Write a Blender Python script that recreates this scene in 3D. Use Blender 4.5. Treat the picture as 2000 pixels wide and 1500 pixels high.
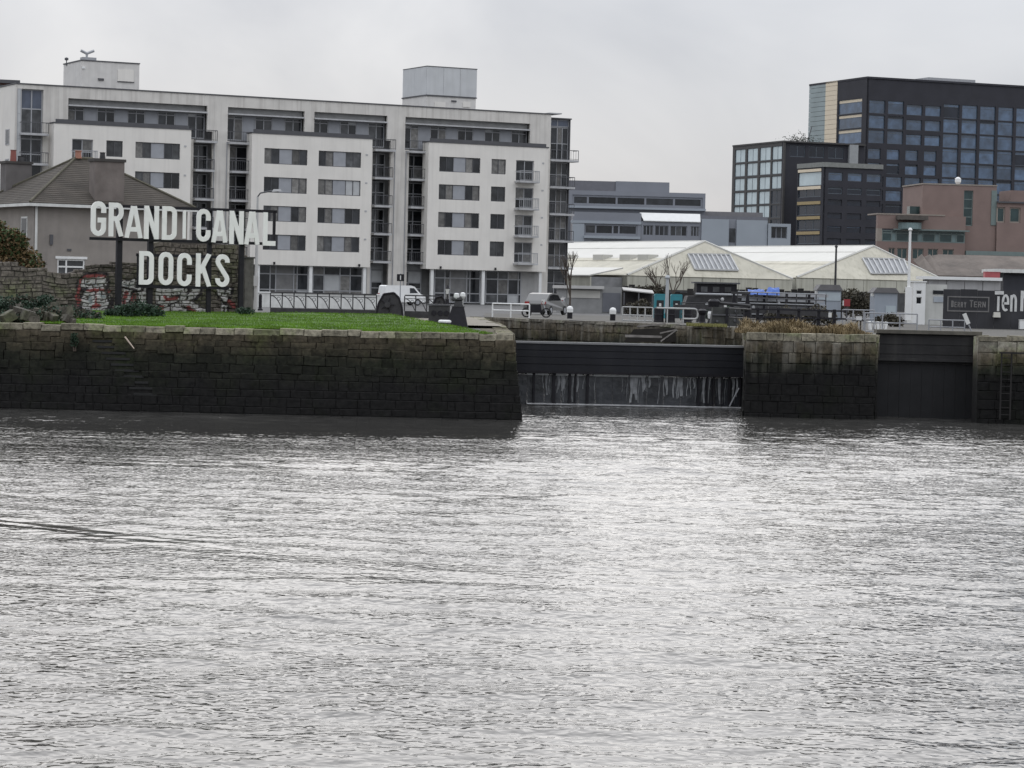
import bpy, bmesh, math, random
import numpy as np
from mathutils import Vector, Matrix, noise as mnoise
random.seed(7)
R = math.radians
scene = bpy.context.scene
for o in list(bpy.data.objects): bpy.data.objects.remove(o)
COL = scene.collection
# ------------------------------------------------------------------ camera
F = 5000.0                      # focal length in photo pixels (2000 wide)
CAM = Vector((0, 0, 5.28)); PITCH = math.atan(188/F); ROLL = R(1.3)
FWD = Vector((0, math.cos(PITCH), -math.sin(PITCH)))
R0 = Vector((1, 0, 0)); U0 = Vector((0, math.sin(PITCH), math.cos(PITCH)))
RT = R0*math.cos(ROLL) + U0*math.sin(ROLL); UP = U0*math.cos(ROLL) - R0*math.sin(ROLL)
cd = bpy.data.cameras.new('camera'); cam = bpy.data.objects.new('camera', cd); COL.objects.link(cam)
cam.matrix_world = Matrix((( RT.x, UP.x, -FWD.x, CAM.x), (RT.y, UP.y, -FWD.y, CAM.y), (RT.z, UP.z, -FWD.z, CAM.z), (0, 0, 0, 1)))
cd.sensor_fit = 'HORIZONTAL'; cd.sensor_width = 36; cd.lens = 36*F/2000; cd.clip_start = 1; cd.clip_end = 8000
scene.camera = cam
scene.view_settings.view_transform = 'Standard'; scene.view_settings.look = 'None'
scene.view_settings.exposure = 0.0; scene.view_settings.gamma = 1
# ------------------------------------------------------------------ overcast sky
SUN_DIR = Vector((-.15, .88, .44)).normalized()
w = bpy.data.worlds.new('World'); scene.world = w; w.use_nodes = True
nt = w.node_tree; nt.nodes.clear(); N = nt.nodes.new; Lk = nt.links.new
out = N('ShaderNodeOutputWorld'); bg = N('ShaderNodeBackground'); Lk(bg.outputs[0], out.inputs[0])
sky = N('ShaderNodeTexSky'); sky.sky_type = 'NISHITA'; sky.sun_disc = False
sky.sun_elevation = math.asin(SUN_DIR.z); sky.sun_rotation = math.atan2(SUN_DIR.x, SUN_DIR.y)
skm = N('ShaderNodeVectorMath'); skm.operation = 'SCALE'; skm.inputs[3].default_value = 0.08; Lk(sky.outputs[0], skm.inputs[0])
tc = N('ShaderNodeTexCoord'); sep = N('ShaderNodeSeparateXYZ'); Lk(tc.outputs['Generated'], sep.inputs[0])
# overcast luminance: brighter towards the zenith, as an even cloud deck is
mx = N('ShaderNodeMath'); mx.operation = 'MAXIMUM'; mx.inputs[1].default_value = 0; Lk(sep.outputs[2], mx.inputs[0])
lum = N('ShaderNodeMath'); lum.operation = 'MULTIPLY_ADD'; lum.inputs[1].default_value = 3.2; lum.inputs[2].default_value = 1.0; Lk(mx.outputs[0], lum.inputs[0])
# cloud deck structure: direction projected on a plane overhead
den = N('ShaderNodeMath'); den.operation = 'ADD'; den.inputs[1].default_value = .16; Lk(mx.outputs[0], den.inputs[0])
dv = N('ShaderNodeVectorMath'); dv.operation = 'DIVIDE'; Lk(tc.outputs['Generated'], dv.inputs[0]); Lk(den.outputs[0], dv.inputs[1])
mp = N('ShaderNodeMapping'); mp.inputs['Scale'].default_value = (1.6, .55, 1.6); mp.inputs['Location'].default_value = (2.3, .4, 0); Lk(dv.outputs[0], mp.inputs[0])
n1 = N('ShaderNodeTexNoise'); n1.inputs['Scale'].default_value = 1.1; n1.inputs['Detail'].default_value = 5; n1.inputs['Roughness'].default_value = .5; n1.inputs['Distortion'].default_value = .5
Lk(mp.outputs[0], n1.inputs[0])
cr = N('ShaderNodeValToRGB'); cr.color_ramp.elements[0].position = .30; cr.color_ramp.elements[0].color = (.395, .418, .468, 1)
cr.color_ramp.elements[1].position = .74; cr.color_ramp.elements[1].color = (.60, .612, .642, 1); Lk(n1.outputs[0], cr.inputs[0])
ml = N('ShaderNodeVectorMath'); ml.operation = 'SCALE'; Lk(cr.outputs[0], ml.inputs[0]); Lk(lum.outputs[0], ml.inputs[3])
mix = N('ShaderNodeMix'); mix.data_type = 'RGBA'; mix.inputs[0].default_value = .93; Lk(skm.outputs[0], mix.inputs[6]); Lk(ml.outputs[0], mix.inputs[7])
Lk(mix.outputs[2], bg.inputs[0]); bg.inputs[1].default_value = 1.0
sl = bpy.data.lights.new('sun', 'SUN'); sun = bpy.data.objects.new('sun', sl); COL.objects.link(sun)
sl.energy = 0.66; sl.angle = R(52); sl.color = (1, .95, .89)
sun.rotation_euler = (-SUN_DIR).to_track_quat('-Z', 'Y').to_euler()
# ------------------------------------------------------------------ pixel helpers (directions only; depth is given by what a thing stands on)
def ray(px, py): return FWD + RT*((px-1000)/F) + UP*((750-py)/F)
def at(px, py, Y):
    d = ray(px, py); return CAM + d*(Y/d.y)
def on_z(px, py, z):
    d = ray(px, py); return CAM + d*((z-CAM.z)/d.z)
GZ = 3.5
class Frame:
    def __init__(s, px, Y, ang, py=600, z=GZ):
        p = at(px, py, Y); s.o = Vector((p.x, Y, z)); s.a = R(ang)
        s.u = Vector((math.cos(s.a), math.sin(s.a), 0)); s.v = Vector((-math.sin(s.a), math.cos(s.a), 0))
        s.m = Matrix.Translation(s.o) @ Matrix.Rotation(s.a, 4, 'Z')
    def uz(s, px, py, v=0.0):
        d = ray(px, py); p0 = s.o + s.v*v
        t = (p0-CAM).dot(s.v)/d.dot(s.v); q = CAM + d*t - s.o
        return q.dot(s.u), q.z
    def U(s, px, py=400, v=0.0): return s.uz(px, py, v)[0]
    def Z(s, px, py, v=0.0): return s.uz(px, py, v)[1]
    def w(s, u, v, z): return s.o + s.u*u + s.v*v + Vector((0, 0, z))
# ------------------------------------------------------------------ materials
MATS = {}
def lin(c):
    return tuple(((x/255+.055)/1.055)**2.4 if x > 10 else x/255/12.92 for x in c)
def mat(name, col, rough=.8, var=.12, scale=1.5, bump=0.0, bscale=8.0, metal=0.0, rnd=0.0, streak=0.0, streak_col=(.12, .11, .10), spec=.5, detail=5):
    if name in MATS: return MATS[name]
    m = bpy.data.materials.new(name); m.use_nodes = True; t = m.node_tree; b = t.nodes['Principled BSDF']
    n = t.nodes.new; l = t.links.new
    b.inputs['Roughness'].default_value = rough; b.inputs['Metallic'].default_value = metal
    b.inputs['Specular IOR Level'].default_value = spec
    co = n('ShaderNodeTexCoord')
    nz = n('ShaderNodeTexNoise'); nz.inputs['Scale'].default_value = scale; nz.inputs['Detail'].default_value = detail
    l(co.outputs['Object'], nz.inputs[0])
    mr = n('ShaderNodeMapRange'); mr.inputs[1].default_value = .25; mr.inputs[2].default_value = .75
    mr.inputs[3].default_value = 1-var; mr.inputs[4].default_value = 1+var; l(nz.outputs[0], mr.inputs[0])
    sc = n('ShaderNodeVectorMath'); sc.operation = 'SCALE'; sc.inputs[0].default_value = col; l(mr.outputs[0], sc.inputs[3])
    cur = sc.outputs[0]
    if rnd:
        oi = n('ShaderNodeObjectInfo'); r2 = n('ShaderNodeMapRange'); r2.inputs[3].default_value = 1-rnd; r2.inputs[4].default_value = 1+rnd
        l(oi.outputs['Random'], r2.inputs[0]); s2 = n('ShaderNodeVectorMath'); s2.operation = 'SCALE'; l(cur, s2.inputs[0]); l(r2.outputs[0], s2.inputs[3]); cur = s2.outputs[0]
    if streak:
        mpn = n('ShaderNodeMapping'); mpn.inputs['Scale'].default_value = (2.2, 2.2, .10); l(co.outputs['Object'], mpn.inputs[0])
        nn = n('ShaderNodeTexNoise'); nn.inputs['Scale'].default_value = 1.0; nn.inputs['Detail'].default_value = 6; nn.inputs['Roughness'].default_value = .6; l(mpn.outputs[0], nn.inputs[0])
        rr = n('ShaderNodeMapRange'); rr.inputs[1].default_value = .48; rr.inputs[2].default_value = .78; rr.inputs[3].default_value = 0; rr.inputs[4].default_value = streak; l(nn.outputs[0], rr.inputs[0])
        mm = n('ShaderNodeMix'); mm.data_type = 'RGBA'; l(rr.outputs[0], mm.inputs[0]); l(cur, mm.inputs[6]); mm.inputs[7].default_value = (*streak_col, 1); cur = mm.outputs[2]
    l(cur, b.inputs['Base Color'])
    if bump:
        bn = n('ShaderNodeTexNoise'); bn.inputs['Scale'].default_value = bscale; bn.inputs['Detail'].default_value = 6; l(co.outputs['Object'], bn.inputs[0])
        bp = n('ShaderNodeBump'); bp.inputs['Strength'].default_value = .6; bp.inputs['Distance'].default_value = bump; l(bn.outputs[0], bp.inputs['Height']); l(bp.outputs[0], b.inputs['Normal'])
    MATS[name] = m; return m
def tidal_stone(name, dark_z, fade, top=(.20, .175, .145), rnd=.35, paint=False, pale=.0):
    """weathered quay stone: black algae below the tide line, brown tidal band, grey stone above"""
    m = bpy.data.materials.new(name); m.use_nodes = True; t = m.node_tree; b = t.nodes['Principled BSDF']; n = t.nodes.new; l = t.links.new
    g = n('ShaderNodeNewGeometry'); sp = n('ShaderNodeSeparateXYZ'); l(g.outputs['Position'], sp.inputs[0])
    nz = n('ShaderNodeTexNoise'); nz.inputs['Scale'].default_value = .45; nz.inputs['Detail'].default_value = 8; nz.inputs['Roughness'].default_value = .62; l(g.outputs['Position'], nz.inputs[0])
    ad = n('ShaderNodeMath'); ad.operation = 'MULTIPLY_ADD'; ad.inputs[1].default_value = 2.2; l(nz.outputs[0], ad.inputs[0]); l(sp.outputs[2], ad.inputs[2])
    mr = n('ShaderNodeMapRange'); mr.inputs[1].default_value = dark_z+1.1-fade; mr.inputs[2].default_value = dark_z+1.1+fade; l(ad.outputs[0], mr.inputs[0])
    rp = n('ShaderNodeValToRGB'); e = rp.color_ramp.elements
    e[0].position = 0; e[0].color = (.0095, .0090, .0085, 1); e[1].position = 1; e[1].color = (*top, 1)
    x = e.new(.34); x.color = (.016, .017, .011, 1); x = e.new(.62); x.color = (.066, .055, .036, 1); x = e.new(.80); x.color = (.112, .094, .068, 1)
    l(mr.outputs[0], rp.inputs[0])
    oi = n('ShaderNodeObjectInfo'); r2 = n('ShaderNodeMapRange'); r2.inputs[3].default_value = 1-rnd; r2.inputs[4].default_value = 1+rnd*1.2; l(oi.outputs['Random'], r2.inputs[0])
    fn = n('ShaderNodeTexNoise'); fn.inputs['Scale'].default_value = 5; fn.inputs['Detail'].default_value = 8; fn.inputs['Roughness'].default_value = .7; l(g.outputs['Position'], fn.inputs[0])
    r3 = n('ShaderNodeMapRange'); r3.inputs[1].default_value = .3; r3.inputs[2].default_value = .7; r3.inputs[3].default_value = .35; r3.inputs[4].default_value = 1.65; l(fn.outputs[0], r3.inputs[0])
    mu = n('ShaderNodeMath'); mu.operation = 'MULTIPLY'; l(r2.outputs[0], mu.inputs[0]); l(r3.outputs[0], mu.inputs[1])
    sc = n('ShaderNodeVectorMath'); sc.operation = 'SCALE'; l(rp.outputs[0], sc.inputs[0]); l(mu.outputs[0], sc.inputs[3])
    # moss and lichen patches
    mn = n('ShaderNodeTexNoise'); mn.inputs['Scale'].default_value = .55; mn.inputs['Detail'].default_value = 7; mn.inputs['Roughness'].default_value = .65
    off = n('ShaderNodeVectorMath'); off.operation = 'ADD'; off.inputs[1].default_value = (31, 7, 3); l(g.outputs['Position'], off.inputs[0]); l(off.outputs[0], mn.inputs[0])
    mr4 = n('ShaderNodeMapRange'); mr4.inputs[1].default_value = .52; mr4.inputs[2].default_value = .72; mr4.inputs[4].default_value = .65; l(mn.outputs[0], mr4.inputs[0])
    mm = n('ShaderNodeMix'); mm.data_type = 'RGBA'; l(mr4.outputs[0], mm.inputs[0]); l(sc.outputs[0], mm.inputs[6])
    gsc = n('ShaderNodeVectorMath'); gsc.operation = 'MULTIPLY'; l(sc.outputs[0], gsc.inputs[0]); gsc.inputs[1].default_value = (.80, 1.15, .42)
    l(gsc.outputs[0], mm.inputs[7]); cur = mm.outputs[2]
    if pale:
        # run-off streaks of lime on the face
        mpn = n('ShaderNodeMapping'); mpn.inputs['Scale'].default_value = (3.2, 3.2, .22); l(g.outputs['Position'], mpn.inputs[0])
        nn = n('ShaderNodeTexNoise'); nn.inputs['Scale'].default_value = 1; nn.inputs['Detail'].default_value = 5; l(mpn.outputs[0], nn.inputs[0])
        rr = n('ShaderNodeMapRange'); rr.inputs[1].default_value = .5; rr.inputs[2].default_value = .68; rr.inputs[4].default_value = pale; l(nn.outputs[0], rr.inputs[0])
        m5 = n('ShaderNodeMath'); m5.operation = 'MULTIPLY'; l(rr.outputs[0], m5.inputs[0]); l(mr.outputs[0], m5.inputs[1])
        m6 = n('ShaderNodeMix'); m6.data_type = 'RGBA'; l(m5.outputs[0], m6.inputs[0]); l(cur, m6.inputs[6]); m6.inputs[7].default_value = (.36, .34, .29, 1); cur = m6.outputs[2]
    if paint:
        at_ = n('ShaderNodeAttribute'); at_.attribute_name = 'paint'
        m7 = n('ShaderNodeMix'); m7.data_type = 'RGBA'; l(at_.outputs['Alpha'], m7.inputs[0]); l(cur, m7.inputs[6])
        s9 = n('ShaderNodeVectorMath'); s9.operation = 'SCALE'; l(at_.outputs['Color'], s9.inputs[0])
        r9 = n('ShaderNodeMapRange'); r9.inputs[1].default_value = .3; r9.inputs[2].default_value = .7; r9.inputs[3].default_value = .72; r9.inputs[4].default_value = 1.15; l(fn.outputs[0], r9.inputs[0]); l(r9.outputs[0], s9.inputs[3])
        l(s9.outputs[0], m7.inputs[7]); cur = m7.outputs[2]
    l(cur, b.inputs['Base Color']); b.inputs['Roughness'].default_value = .88; b.inputs['Specular IOR Level'].default_value = .25
    bp = n('ShaderNodeBump'); bp.inputs['Strength'].default_value = .8; bp.inputs['Distance'].default_value = .05; l(fn.outputs[0], bp.inputs['Height']); l(bp.outputs[0], b.inputs['Normal'])
    MATS[name] = m; return m
# ------------------------------------------------------------------ mesh builder
class MB:
    def __init__(s): s.v = []; s.f = []
    def add(s, vs, fs):
        k = len(s.v); s.v += [tuple(x) for x in vs]; s.f += [tuple(i+k for i in f) for f in fs]; return s
    def box(s, x0, x1, y0, y1, z0, z1):
        if x0 > x1: x0, x1 = x1, x0
        if y0 > y1: y0, y1 = y1, y0
        if z0 > z1: z0, z1 = z1, z0
        return s.add([(x0,y0,z0),(x1,y0,z0),(x1,y1,z0),(x0,y1,z0),(x0,y0,z1),(x1,y0,z1),(x1,y1,z1),(x0,y1,z1)],
                     [(0,3,2,1),(4,5,6,7),(0,1,5,4),(1,2,6,5),(2,3,7,6),(3,0,4,7)])
    def hexa(s, b, t):       # bottom four corners and top four corners
        return s.add(list(b)+list(t), [(0,3,2,1),(4,5,6,7),(0,1,5,4),(1,2,6,5),(2,3,7,6),(3,0,4,7)])
    def prism_y(s, poly, y0, y1):   # poly in (x,z), extruded along y
        n = len(poly); a = [(x, y0, z) for x, z in poly]; b = [(x, y1, z) for x, z in poly]
        return s.add(a+b, [tuple(range(n)), tuple(range(2*n-1, n-1, -1))] + [(i, i+n, (i+1) % n+n, (i+1) % n) for i in range(n)])
    def prism_z(s, poly, z0, z1):
        n = len(poly); a = [(x, y, z0) for x, y in poly]; b = [(x, y, z1) for x, y in poly]
        return s.add(a+b, [tuple(range(n-1, -1, -1)), tuple(range(n, 2*n))] + [(i, (i+1) % n, (i+1) % n+n, i+n) for i in range(n)])
    def tube(s, p, q, r, r2=None, n=6):
        p = Vector(p); q = Vector(q); r2 = r if r2 is None else r2; d = (q-p)
        if d.length < 1e-6: return s
        d.normalize(); a = d.orthogonal().normalized(); b = d.cross(a); vs = []
        for c, rr in ((p, r), (q, r2)):
            for i in range(n):
                t = 2*math.pi*i/n; vs.append(c + (a*math.cos(t)+b*math.sin(t))*rr)
        return s.add(vs, [(i, (i+1) % n, (i+1) % n+n, i+n) for i in range(n)] + [tuple(range(n-1, -1, -1)), tuple(range(n, 2*n))])
    def path(s, pts, r, n=6):
        for a, b in zip(pts, pts[1:]): s.tube(a, b, r, n=n)
        return s
    def lathe(s, c, prof, n=14):     # prof (r,z)
        vs = [(c[0]+r*math.cos(2*math.pi*i/n), c[1]+r*math.sin(2*math.pi*i/n), c[2]+z) for r, z in prof for i in range(n)]
        fs = [(k*n+i, k*n+(i+1) % n, (k+1)*n+(i+1) % n, (k+1)*n+i) for k in range(len(prof)-1) for i in range(n)]
        fs += [tuple(range(n-1, -1, -1)), tuple(range((len(prof)-1)*n, len(prof)*n))]
        return s.add(vs, fs)
    def stroke(s, pts, wd, y0, y1, closed=False):   # flat lettering stroke in x-z
        pts = [p for i, p in enumerate(pts) if i == 0 or math.hypot(p[0]-pts[i-1][0], p[1]-pts[i-1][1]) > 1e-5]
        n = len(pts); P = [Vector((p[0], p[1])) for p in pts]; Lf = []; Rg = []
        for i in range(n):
            a = P[(i-1) % n] if (closed or i > 0) else None; c = P[(i+1) % n] if (closed or i < n-1) else None
            d1 = (P[i]-a).normalized() if a is not None else None; d2 = (c-P[i]).normalized() if c is not None else None
            if d1 is None: d1 = d2
            if d2 is None: d2 = d1
            n1 = Vector((-d1.y, d1.x)); n2 = Vector((-d2.y, d2.x)); mm = (n1+n2); mm = mm.normalized() if mm.length > 1e-4 else n1
            k = wd/2/max(.45, mm.dot(n1)); Lf.append(P[i]+mm*k); Rg.append(P[i]-mm*k)
        m = n if closed else n-1; vs = []
        for y in (y0, y1): vs += [(q.x, y, q.y) for q in Lf] + [(q.x, y, q.y) for q in Rg]
        fs = []
        for i in range(m):
            j = (i+1) % n
            fs += [(i, j, n+j, n+i), (2*n+i, 3*n+i, 3*n+j, 2*n+j), (i, 2*n+i, 2*n+j, j), (n+i, n+j, 3*n+j, 3*n+i)]
        if not closed: fs += [(0, n, 3*n, 2*n), (n-1, 3*n-1, 4*n-1, 2*n-1)]
        return s.add(vs, fs)
    def mesh(s, name, m, smooth=False):
        me = bpy.data.meshes.new(name); me.from_pydata(s.v, [], s.f)
        if m is not None: me.materials.append(m)
        bm = bmesh.new(); bm.from_mesh(me); bmesh.ops.recalc_face_normals(bm, faces=bm.faces); bm.to_mesh(me); bm.free()
        if smooth:
            for p in me.polygons: p.use_smooth = True
        return me
    def build(s, name, m, parent=None, local=None, smooth=False):
        o = bpy.data.objects.new(name, s.mesh(name, m, smooth)); COL.objects.link(o)
        if parent is not None: o.parent = parent
        if local is not None: o.matrix_basis = local
        return o
def tag(o, label=None, cat=None, group=None, kind=None):
    if label: o['label'] = label
    if cat: o['category'] = cat
    if group: o['group'] = group
    if kind: o['kind'] = kind
    return o
def thing(name, label, cat, m, group=None):
    o = bpy.data.objects.new(name, None); o.empty_display_size = .3; COL.objects.link(o)
    o.matrix_world = m.m if isinstance(m, Frame) else m
    return tag(o, label, cat, group)
def copy_tree(o, m=None, label=None, parent=None):
    c = o.copy(); COL.objects.link(c)
    if parent is not None: c.parent = parent
    if m is not None: c.matrix_basis = m
    if label: c['label'] = label
    for ch in [x for x in bpy.data.objects if x.parent == o]: copy_tree(ch, parent=c)
    return c
def T(x, y, z, rz=0, s=1): return Matrix.Translation((x, y, z)) @ Matrix.Rotation(R(rz), 4, 'Z') @ Matrix.Scale(s, 4)
def wall_boxes(mb, u0, u1, z0, z1, ops, v0, v1):
    us = sorted({u0, u1} | {min(max(x, u0), u1) for o in ops for x in o[:2]}); zs = sorted({z0, z1} | {min(max(x, z0), z1) for o in ops for x in o[2:4]})
    for za, zb in zip(zs, zs[1:]):
        if zb-za < 1e-5: continue
        run = None
        for ua, ub in zip(us, us[1:]):
            cu, cz = (ua+ub)/2, (za+zb)/2
            hole = any(o[0] < cu < o[1] and o[2] < cz < o[3] for o in ops)
            if hole:
                if run is not None: mb.box(run, ua, v0, v1, za, zb); run = None
            elif run is None: run = ua
        if run is not None: mb.box(run, u1, v0, v1, za, zb)
    return mb
def window(parent, u0, u1, z0, z1, v, cols, rows, fm, panes, fw=.07, dp=.1, name='window', local=None, sill=None):
    """frame of bars (the part) with each pane or panel its sub-part; cols/rows are relative widths, panes(i,j) gives a material"""
    sw = sum(cols); sh = sum(rows); us = [u0]; zs = [z0]
    for c in cols: us.append(us[-1]+(u1-u0)*c/sw)
    for r in rows: zs.append(zs[-1]+(z1-z0)*r/sh)
    mb = MB()
    for i, u in enumerate(us):
        a = u if i == 0 else u-fw/2; b = u if i == len(us)-1 else u+fw/2
        if i == 0: b = u+fw
        if i == len(us)-1: a = u-fw
        mb.box(a, b, v, v+dp, z0, z1)
    for j, z in enumerate(zs):
        a, b = (z, z+fw) if j == 0 else ((z-fw, z) if j == len(zs)-1 else (z-fw/2, z+fw/2))
        mb.box(u0+.002, u1-.002, v+.004, v+dp-.004, a+.001, b-.001)
    wo = mb.build(name, fm, parent, local)
    for i in range(len(cols)):
        for j in range(len(rows)):
            pm = panes(i, j)
            if pm is None: continue
            nm = 'panel' if pm.name.startswith('panel') else 'pane'
            yo = .02 if nm == 'panel' else dp*.55
            MB().box(us[i]+.01, us[i+1]-.01, v+yo, v+yo+.03, zs[j]+.01, zs[j+1]-.01).build(nm, pm, wo)
    return wo
# ------------------------------------------------------------------ shared materials
WALL = mat('render_offwhite', (.72, .69, .635), .85, .06, .5, streak=.24, streak_col=(.40, .375, .34))
WALL2 = mat('render_dirty', (.61, .585, .54), .88, .10, .7, streak=.55, streak_col=(.24, .215, .19))
DKGREY = mat('dark_grey_metal', (.075, .075, .08), .55, .15)
MIDGREY = mat('mid_grey_metal', (.34, .345, .355), .5, .12)
LTGREY = mat('light_grey_slab', (.42, .42, .42), .7, .15, streak=.3)
RECESS = mat('recess_grey', (.19, .188, .185), .7, .2)
PANEL = mat('panel_bluegrey', (.30, .31, .33), .45, .1)
GL_D = mat('glass_dark', (.024, .026, .029), .10, .6, 1.2, rnd=.5)
GL_M = mat('glass_mid', (.06, .062, .064), .12, .6, 1.4, rnd=.45)
CURT = mat('glass_curtain', (.155, .15, .14), .35, .45, 3.0, rnd=.45)
WARM = mat('glass_blind_warm', (.26, .205, .145), .35, .2, 2)
PALE = mat('glass_blind_pale', (.46, .47, .47), .3, .1)
BLACK = mat('black_paint', (.014, .013, .016), .55, .3, 4, bump=.004, spec=.25)
BLACKM = mat('black_worn_metal', (.028, .027, .028), .6, .5, 3, bump=.01)
WHITE = mat('white_paint', (.72, .72, .70), .5, .06, 2)
WHITED = mat('white_paint_dirty', (.62, .62, .59), .6, .12, 2, streak=.35, streak_col=(.3, .28, .25))
GALV = mat('galvanised_grey', (.27, .275, .285), .5, .15, 3)
RUBBER = mat('rubber_black', (.02, .02, .02), .8, .1)
WOOD = mat('weathered_timber', (.085, .075, .065), .9, .5, 2, bump=.02, streak=.6, streak_col=(.2, .19, .17))
# ================================================================== SETTING: water, land, quays
def build_water():
    m = bpy.data.materials.new('river_water'); m.use_nodes = True; t = m.node_tree; b = t.nodes['Principled BSDF']; n = t.nodes.new; l = t.links.new
    b.inputs['Base Color'].default_value = (.050, .048, .044, 1); b.inputs['Roughness'].default_value = .07; b.inputs['IOR'].default_value = 1.333
    g = n('ShaderNodeNewGeometry')
    def nz(scale, vec, detail=3, rough=.5, dist=0.0, off=(0, 0, 0)):
        mp = n('ShaderNodeMapping'); mp.inputs['Scale'].default_value = vec; mp.inputs['Location'].default_value = off; mp.inputs['Rotation'].default_value = (0, 0, R(-6)); l(g.outputs['Position'], mp.inputs[0])
        x = n('ShaderNodeTexNoise'); x.inputs['Scale'].default_value = scale; x.inputs['Detail'].default_value = detail; x.inputs['Roughness'].default_value = rough; x.inputs['Distortion'].default_value = dist
        l(mp.outputs[0], x.inputs[0]); return x.outputs[0]
    def mth(op, a, bb, c=None):
        x = n('ShaderNodeMath'); x.operation = op
        for k, val in enumerate((a, bb, c)):
            if val is None: continue
            if isinstance(val, (int, float)): x.inputs[k].default_value = val
            else: l(val, x.inputs[k])
        return x.outputs[0]
    rip = nz(5.8, (1.0, .95, 1), 1, .4, .35); chop = nz(2.6, (.85, 1.0, 1), 1, .5, .3, (5, 2, 0))
    streak = nz(.10, (.28, 1.6, 1), 4, .55, .6, (1.7, 4.1, 0))       # wind lanes
    lane = n('ShaderNodeMapRange'); lane.inputs[1].default_value = .33; lane.inputs[2].default_value = .66; lane.inputs[3].default_value = .40; lane.inputs[4].default_value = 1.45; l(streak, lane.inputs[0])
    h = mth('MULTIPLY', rip, .033); h = mth('MULTIPLY_ADD', chop, .010, h); h = mth('MULTIPLY', h, lane.outputs[0])
    # old wake crossing the river from the left: smoothed water in a lane
    pa, pb = on_z(-60, 1012, 0), on_z(1050, 1140, 0); d = (pb-pa).normalized(); L_ = (pb-pa).length
    def dot(vx, vy, c):
        x = n('ShaderNodeVectorMath'); x.operation = 'DOT_PRODUCT'; l(g.outputs['Position'], x.inputs[0]); x.inputs[1].default_value = (vx, vy, 0); return mth('SUBTRACT', x.outputs['Value'], c)
    q_ = dot(-d.y, d.x, -d.y*pa.x+d.x*pa.y); s0 = dot(d.x, d.y, d.x*pa.x+d.y*pa.y)
    wob = mth('MULTIPLY_ADD', nz(.16, (1, 1, 1), 2, .5, 0, (2, 7, 0)), 2.0, -1.0); q_ = mth('ADD', q_, wob)
    wd_ = mth('MULTIPLY_ADD', mth('MAXIMUM', s0, 0), .085, .80); e_ = mth('DIVIDE', q_, wd_); e_ = mth('MULTIPLY', e_, e_); e_ = mth('EXPONENT', mth('MULTIPLY', e_, -1), 0)
    fd = n('ShaderNodeMapRange'); fd.inputs[1].default_value = L_*.35; fd.inputs[2].default_value = L_*1.05; fd.inputs[3].default_value = 1; fd.inputs[4].default_value = 0; l(s0, fd.inputs[0])
    h = mth('MULTIPLY', h, mth('MULTIPLY_ADD', mth('MULTIPLY', e_, fd.outputs[0]), -.86, 1))
    bp = n('ShaderNodeBump'); bp.inputs['Strength'].default_value = 1.0; bp.inputs['Distance'].default_value = 1.0; l(h, bp.inputs['Height']); l(bp.outputs[0], b.inputs['Normal'])
    # wave surface: short-crested wind waves as real geometry over the stretch of river in view
    rng = np.random.default_rng(4); X0, X1, Y0, Y1, dx, dy = -26, 26, 24, 118, .12, .09
    xs = np.arange(X0, X1+.01, dx); ys = np.arange(Y0, Y1+.01, dy); gx_, gy_ = np.meshgrid(xs, ys); z = np.zeros_like(gx_)
    for _ in range(70):
        lam = .38*(7.5**rng.random()); th = rng.normal(0, .55)+1.45; k = 2*np.pi/lam
        a = .0105*lam**.75; z += a*np.sin(k*(np.cos(th)*gx_+np.sin(th)*gy_)+rng.random()*6.28)*(.55+.45*np.sin(gx_*rng.uniform(.2, .7)+gy_*rng.uniform(.1, .5)+rng.random()*6.28))
    amp = np.ones_like(z)
    for _ in range(9):
        amp += .17*np.sin(gx_*rng.normal(0, .10)+gy_*rng.normal(0, .33)+rng.random()*6.28)
    amp = np.clip(amp, .30, 1.7)
    # old wake crossing the river: a calmer lane with faint parallel waves
    pa, pb = on_z(-60, 1012, 0), on_z(1050, 1140, 0); d = (pb-pa).normalized(); s_ = (gx_-pa.x)*d.x+(gy_-pa.y)*d.y; q = -(gx_-pa.x)*d.y+(gy_-pa.y)*d.x
    L_ = (pb-pa).length; lanew = np.exp(-(q/(.9+.085*s_.clip(0)))**2)*np.clip((L_*1.1-s_)/(L_*.5), 0, 1)*np.clip(1+s_/4, 0, 1)
    z = z*amp*.21*(1-.7*lanew) + .14*lanew*(.034*np.sin(2*np.pi*q/.72+.9*np.sin(s_*.55)+.4*np.sin(s_*1.7))+.016*np.sin(2*np.pi*q/.41+s_*.8))
    edge = np.minimum(np.minimum(gx_-X0, X1-gx_)/2, np.minimum(gy_-Y0, Y1-gy_)/1.0).clip(0, 1); z *= edge
    nr, nc = z.shape; me = bpy.data.meshes.new('water'); idx = np.arange(nr*nc, dtype=np.int32).reshape(nr, nc)
    quads = np.stack([idx[:-1, :-1], idx[:-1, 1:], idx[1:, 1:], idx[1:, :-1]], -1).reshape(-1, 4)
    outer = np.array([(-600, -150, 0), (600, -150, 0), (600, 175, 0), (-600, 175, 0)], dtype=np.float32)
    co = np.concatenate([np.stack([gx_, gy_, z], -1).reshape(-1, 3).astype(np.float32), outer]); nv = len(co)-4
    c00, c10, c11, c01 = int(idx[0, 0]), int(idx[0, -1]), int(idx[-1, -1]), int(idx[-1, 0])
    ring = np.array([(nv, nv+1, c10, c00), (nv+1, nv+2, c11, c10), (nv+2, nv+3, c01, c11), (nv+3, nv, c00, c01)], dtype=np.int32)
    quads = np.concatenate([quads, ring]).astype(np.int32); nf = len(quads)
    me.vertices.add(len(co)); me.vertices.foreach_set('co', co.ravel()); me.loops.add(nf*4); me.loops.foreach_set('vertex_index', quads.ravel())
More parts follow.
